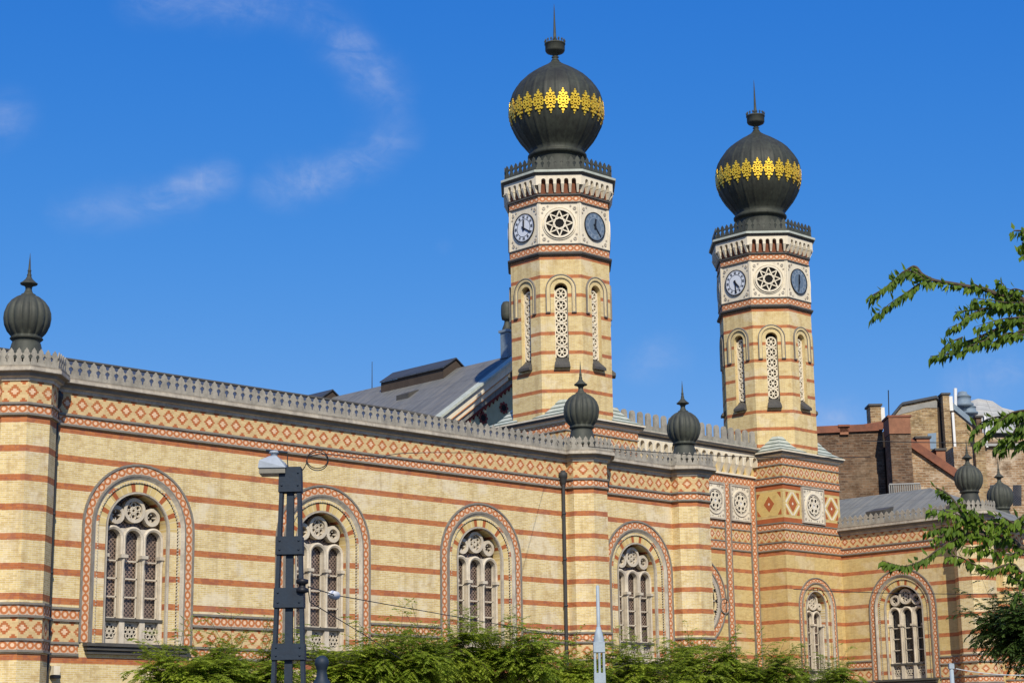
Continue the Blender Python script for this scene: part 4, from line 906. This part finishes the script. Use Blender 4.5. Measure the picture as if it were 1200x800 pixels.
# ================================================================== TREES
def leaf(b,c,d,n,l,w,m=0):
    d=d.normalized(); s=d.cross(n); s=s.normalized() if s.length>1e-4 else Vector((1,0,0)); n=s.cross(d)
    a=c; t=c+d*l; p=c+d*l*.45+s*w/2-n*w*.12; q=c+d*l*.45-s*w/2-n*w*.12
    b.v+= [tuple(a),tuple(p),tuple(t),tuple(q)]; i=len(b.v)-4; b.f.append([i,i+1,i+2,i+3]); b.u.append([(0,0),(1,0),(1,1),(0,1)]); b.m.append(m); b.sm.append(False)
rnd=random.Random(3)
def rv(s=1.): return Vector((rnd.uniform(-1,1),rnd.uniform(-1,1),rnd.uniform(-1,1)))*s
def ash_tree(h,rad,nt,seed,leafl=.15):
    rnd.seed(seed); tb=MB(); lb=MB(); cz=h-rad*.95
    tb.tube([(0,0,-.12),(.03,.02,1.2),(0,.04,cz-.6),(.05,0,cz+.2)],[.13,.10,.085,.04],8)
    limbs=[]
    for i in range(9):
        t=i*2.4; l=rad*rnd.uniform(.6,.95); el=rnd.uniform(.3,1.2); e=Vector((math.cos(t)*math.cos(el)*l,math.sin(t)*math.cos(el)*l,cz-.2+math.sin(el)*l)); s=Vector((0,.03,cz-rnd.uniform(.2,.9)))
        m=s.lerp(e,.5)+Vector((0,0,.15)); tb.tube([s,m,e],[.05,.03,.012],5); limbs+=[(m,e),(s.lerp(m,.6),m)]
    for i in range(nt):
        A,B=rnd.choice(limbs); s=A.lerp(B,rnd.random())+rv(.12)
        out=Vector((s.x,s.y,0)); out=out.normalized() if out.length>.05 else rv(); d=(out*rnd.uniform(.2,1.)+rv(.7)+Vector((0,0,rnd.uniform(.1,1.3)))).normalized()
        L=rnd.uniform(.4,1.1)*rad*.52
        if rnd.random()<.14: L*=1.55; d=(d+Vector((0,0,.8))).normalized()
        L=L; p=s.copy(); pts=[p.copy()]; N=7
        for k in range(N):
            p=p+d*L/N; d=(d+Vector((0,0,-.13))+rv(.07)).normalized(); pts.append(p.copy())
        tb.tube(pts[::2]+[pts[-1]],.008,3)
        for k in range(1,N+1):
            for sd in (-1,1):
                if rnd.random()<.25: continue
                tan=(pts[k]-pts[k-1]).normalized(); side=tan.cross(Vector((0,0,1))); side=side.normalized() if side.length>.05 else rv().normalized()
                rd=(side*sd*rnd.uniform(.6,1.1)+tan*.8+Vector((0,0,rnd.uniform(-.1,.35)))+rv(.2)).normalized(); q=pts[k].copy(); rl=rnd.uniform(.30,.52); M_=6
                for j in range(M_):
                    q=q+rd*rl/M_; rd=(rd+Vector((0,0,-.12))).normalized(); sp=rd.cross(Vector((0,0,1))); sp=sp.normalized() if sp.length>.05 else Vector((1,0,0))
                    for s2 in (-1,1): leaf(lb,q,(sp*s2+rd*.55+Vector((0,0,-.25))+rv(.15)),Vector((0,0,1))+rv(.4),leafl*rnd.uniform(.7,1.15),leafl*.40)
                leaf(lb,q,rd,Vector((0,0,1))+rv(.3),leafl,leafl*.5)
    return tb,lb
protos=[]
def place_tree(proto,x,y,h0,label,rot,sc,group,leafm='leafa',name='street_tree'):
    root=bpy.data.objects.new(name,None); COL.objects.link(root); root.location=(x,y,0); root.rotation_euler=(0,0,rot); root.scale=(sc,sc,h0)
    root['label']=label; root['category']='tree'; root['group']=group
    for src in proto:
        c=src.copy(); COL.objects.link(c); c.parent=root
    return root
kinds=[]
for i,(h,r,nt) in enumerate(((5.6,2.1,190),(6.0,2.3,205),(5.7,2.0,180))):
    tb,lb=ash_tree(h,r,nt,11+i)
    t_=tb.build('trunk','bark'); c_=lb.build('crown','leafa'); kinds.append((t_,c_))
# photo column, distance plane Y, crown top row
row=[(222,756,49.2,'leafy street tree under the leftmost arched window, left end of the row'),
     (288,752,50.0,'leafy street tree directly left of the navy mast'),
     (400,760,50.4,'leafy street tree right of the navy mast under the second arched window'),
     (462,738,49.5,'leafy street tree between the second and third arched windows'),
     (522,738,50.6,'tallest leafy street tree under the third arched window'),
     (598,738,49.4,'leafy street tree just left of the drain pipe below the third window'),
     (668,764,50.3,'leafy street tree in front of the middle octagonal pier'),
     (742,762,49.6,'leafy street tree right of the pale blue mast'),
     (822,752,50.5,'leafy street tree below the last pier of the left wing'),
     (890,764,49.3,'leafy street tree in front of the farther tower base'),
     (962,776,50.2,'low leafy street tree left of the right wing window, right end of the row')]
for i,(x,y,Y,lab) in enumerate(row):
    p=on_y(x,y,Y); kd=i%3; h=(5.6,6.0,5.7)[kd]; s=p.z/(h-.38)
    place_tree(kinds[kd],p.x,Y,s,lab,i*1.7,.96+.08*((i*7)%3)/2,'row of leafy trees in front of the building')
for t_,c_ in kinds: bpy.data.objects.remove(t_); bpy.data.objects.remove(c_)
# dense tree at lower right
tb,lb=ash_tree(8.6,3.3,620,31,.2)
p=on_y(1212,697,47.); root=thing('dense_tree','dense dark green tree filling the lower right corner','tree',(p.x,47.,0))
for bb,nm,mt in ((tb,'trunk','bark'),(lb,'crown','leafc')):
    o=bb.build(nm,mt,None); o.parent=root; o.location=(0,0,0)
root.scale=(.9,.9,p.z/8.2)
# near tree whose branches reach in from the right
rnd.seed(5); NB=15.
tb=MB(); lb=MB()
base_=at(1330,800,NB); base_.z=0
def near_twig(pts,D=NB,dens=.0062,r0=.008,ll=.09,spread=.0,dd=0.):
    P=[at(x,y,D+dd*i/len(pts)) for i,(x,y) in enumerate(pts)]; S=smooth(P,6); n=len(S)
    tb.tube(S,[r0*(1-.8*i/(n-1)) for i in range(n)],5)
    for i in range(n-1):
        seg=S[i+1]-S[i]; L=seg.length; k=max(1,int(L/dens))
        for j in range(k):
            c=S[i]+seg*((j+rnd.random())/k); t=seg.normalized(); sd=t.cross(Vector((0,0,1))).normalized()*rnd.choice((-1,1))
            d=t*rnd.uniform(.1,.6)+sd*rnd.uniform(.2,.8)+Vector((0,0,rnd.uniform(-1.6,-.35)))
            if rnd.random()<.12: d.z=abs(d.z)*.5
            leaf(lb,c+rv(.012),d,Vector((0,0,1))+rv(.7)-fwd*.6,ll*rnd.uniform(.65,1.25),ll*.42*rnd.uniform(.8,1.1))
    return P
Z=lambda pts: [(1000+x/4.21,250+y/4.21) for x,y in pts]
near_twig([(1330,420)]+Z([(842,430),(790,415),(700,395),(640,372),(560,360),(480,345),(400,330),(340,300),(300,262),(240,300),(160,365),(75,415)]),r0=.03,dd=.6)
near_twig(Z([(400,330),(330,345),(270,385),(200,430),(150,470),(95,515)]))
near_twig(Z([(350,325),(300,290),(250,285),(210,320),(180,350)]))
near_twig(Z([(760,400),(740,350),(705,325)])); near_twig(Z([(842,385),(800,372),(770,375),(720,350)])); near_twig(Z([(640,372),(600,350),(590,345)]))
near_twig([(1320,430)]+Z([(860,480),(780,470),(720,470),(640,470),(560,480),(500,488)]),r0=.025,dd=.4)
near_twig(Z([(640,470),(560,510),(520,545),(465,565)])); near_twig(Z([(842,510),(740,520),(660,540),(600,560)])); near_twig(Z([(842,440),(760,440),(690,430),(600,420),(580,440)]))
near_twig([(1310,440)]+Z([(842,540),(760,550),(690,580),(600,620),(540,640),(470,690),(380,705)]),r0=.022,dd=.5)
near_twig(Z([(690,580),(660,620),(610,640),(560,660),(520,690)])); near_twig(Z([(842,570),(780,600),(740,620)])); near_twig(Z([(540,610),(470,640),(430,680)])); near_twig(Z([(842,600),(760,590),(700,630),(660,640)]))
near_twig([(1300,300)]+Z([(870,110),(840,90),(800,85),(780,95)]),r0=.015); near_twig(Z([(900,160),(850,140),(825,150)])); near_twig(Z([(900,220),(850,205),(825,215)]))
for pts in ([(1310,470),(1230,488),(1195,490),(1170,488),(1150,495),(1137,510)],[(1240,500),(1200,506),(1180,512),(1165,525)],[(1230,485),(1195,498),(1182,520),(1170,530)],[(1210,480),(1185,484),(1165,500),(1145,520)],[(1240,520),(1205,515),(1192,525)]): near_twig(pts,r0=.014,dd=.3)
Z2=lambda pts: [(900+x/3.077,540+y/3.077) for x,y in pts]
near_twig([(1310,560)]+Z2([(960,300),(880,285),(800,270),(740,230),(700,180),(650,120),(605,95)]),r0=.026,dd=.5)
near_twig(Z2([(800,270),(720,260),(660,290),(610,320),(560,355),(490,378),(412,358)]),r0=.014); near_twig(Z2([(720,260),(660,235),(600,245),(570,250)])); near_twig(Z2([(740,230),(680,190),(640,180),(580,170)])); near_twig(Z2([(760,240),(720,190),(690,130)]))
near_twig([(1310,590)]+Z2([(960,390),(880,370),(800,390),(740,370),(690,345),(640,345)]),r0=.016); near_twig(Z2([(880,280),(840,230),(790,220),(740,200)])); near_twig(Z2([(930,240),(880,220),(840,200),(800,205)])); near_twig(Z2([(900,330),(850,340),(790,310),(760,330)])); near_twig(Z2([(820,270),(780,300),(720,310),(690,290)])); near_twig(Z2([(680,240),(640,270),(600,275)]))
near_twig(Z2([(930,190),(900,210),(860,240),(820,250)])); near_twig(Z2([(960,420),(900,430),(870,400)])); near_twig(Z2([(940,500),(900,470),(880,500)])); near_twig(Z2([(760,270),(730,240),(700,215),(670,225)])); near_twig(Z2([(850,280),(800,245),(770,210),(730,170)]))
def side_twig(p,d,L,N=7):
    P=[p.copy()]
    for k_ in range(N): p=p+d*(L/N); d=(d+Vector((0,0,-.09))+rv(.12)).normalized(); P.append(p.copy())
    tb.tube(P,[.02*(1-.85*i/N) for i in range(N+1)],5)
    for i in range(1,N+1):
        for j in range(16):
            c=P[i-1].lerp(P[i],rnd.random())+rv(.1); leaf(lb,c,rv(.6)+d*.4+Vector((0,0,-.7)),Vector((0,0,1))+rv(.7),.09*rnd.uniform(.7,1.25),.04)
hub=at(1325,420,NB)
for i in range(70):
    o_=rgt*rnd.uniform(.25,1.)+Vector((fwd.x,fwd.y,0))*rnd.uniform(-.45,.75)+Vector((0,0,rnd.uniform(-.05,.75)))
    side_twig(hub+Vector((0,0,rnd.uniform(-1.1,1.0))),o_.normalized(),rnd.uniform(.9,2.1))
tb.tube([tuple(base_),tuple(base_+Vector((.05,0,2))),tuple(at(1325,520,NB)),tuple(at(1312,380,NB)),tuple(at(1300,300,NB))],[.16,.13,.10,.06,.03],10)
NTt=thing('overhanging_tree','nearby tree reaching drooping leafy branches in from the right edge','tree',tuple(base_))
tb.build('trunk','bark',NTt); lb.build('foliage','leafb',NTt)
# ================================================================== SKY
w=bpy.data.worlds.new('World'); scn.world=w; w.use_nodes=True; k=NT(w.node_tree)
sky=k.n('ShaderNodeTexSky'); sky.sky_type='NISHITA'; sky.sun_disc=False; sky.sun_elevation=math.radians(SUN_EL)
sky.sun_rotation=math.atan2(tosun.x,tosun.y); sky.altitude=100; sky.air_density=1.0; sky.dust_density=.3; sky.ozone_density=3.
dr=k.n('ShaderNodeTexCoord').outputs['Generated']
sp=k.n('ShaderNodeSeparateColor',{0:sky.outputs[0]}); ST=.11
ch=lambda i,ref,pw,val,mx: k.m('MINIMUM',k.m('MULTIPLY',k.m('POWER',k.m('DIVIDE',sp.outputs[i],ref/ST),pw),val/ST),mx/ST)
tint=k.n('ShaderNodeCombineColor',{0:ch(0,.154,2.,.031,.42),1:ch(1,.267,.9,.198,.6),2:ch(2,.476,.38,.66,.95)}).outputs[0]
blobs=[]
def wisp(pts,r,wt):
    for i in range(len(pts)-1):
        (x0,y0),(x1,y1)=pts[i],pts[i+1]; n=max(1,int(math.hypot(x1-x0,y1-y0)/15))
        for k_ in range(n): q=k_/n; blobs.append(((x0+(x1-x0)*q,y0+(y1-y0)*q),r*(.8+.5*((i*3+k_*2)%4)/3),wt*(.7+.15*((k_*5+i)%4))))
wisp([(180,232),(225,217),(275,205)],.0125,.42); wisp([(70,250),(130,244),(180,236),(240,240)],.016,.13)
wisp([(310,222),(345,214),(385,206),(420,190),(450,168),(482,148)],.017,.30); wisp([(462,120),(445,100),(425,72),(400,50),(375,20),(340,0)],.021,.22); wisp([(430,50),(445,42)],.012,.25)
wisp([(330,4),(270,6),(200,0),(140,10)],.018,.17); wisp([(0,138),(14,134),(28,130)],.016,.3); wisp([(0,165),(20,170)],.016,.15); wisp([(740,430),(780,420),(800,412)],.016,.25); wisp([(1120,452),(1160,440),(1195,428)],.018,.28); wisp([(960,498),(1010,490)],.022,.3); wisp([(520,290),(545,286)],.008,.2)
tot=None
for (x,y),r,wt in blobs:
    d=ray(x,y)[0].normalized(); v=k.n('ShaderNodeVectorMath',{0:dr,1:tuple(d)},operation='DISTANCE').outputs['Value']
    q=k.n('ShaderNodeMapRange',{0:v,1:0.,2:r,3:1.,4:0.},interpolation_type='SMOOTHSTEP').outputs[0]
    q=k.m('MULTIPLY',q,wt*1.6); tot=q if tot is None else k.m('ADD',tot,q)
mp=k.n('ShaderNodeMapping',{'Vector':dr,'Rotation':(.3,.5,.4),'Scale':(22,60,95)}).outputs[0]
n1=k.noise(mp,1.,6,.6,.6); n2=k.noise(dr,26.,8,.68,1.2)
cl=k.m('MULTIPLY',k.m('MINIMUM',tot,1.),k.m('MULTIPLY',k.ramp(n1,.30,.66,.25,1.),k.ramp(n2,.36,.62,.3,1.)))
cl=k.m('MULTIPLY',cl,.38)
colr=k.mix(cl,tint,(4.6,5.3,7.2))
bg=k.n('ShaderNodeBackground',{'Color':colr,'Strength':.11}); o=k.n('ShaderNodeOutputWorld'); k.nt.links.new(bg.outputs[0],o.inputs[0])
scn.view_settings.view_transform='Standard'; scn.view_settings.look='None'; scn.view_settings.exposure=0
for o in bpy.data.objects:
    if '_o' in o: del o['_o']
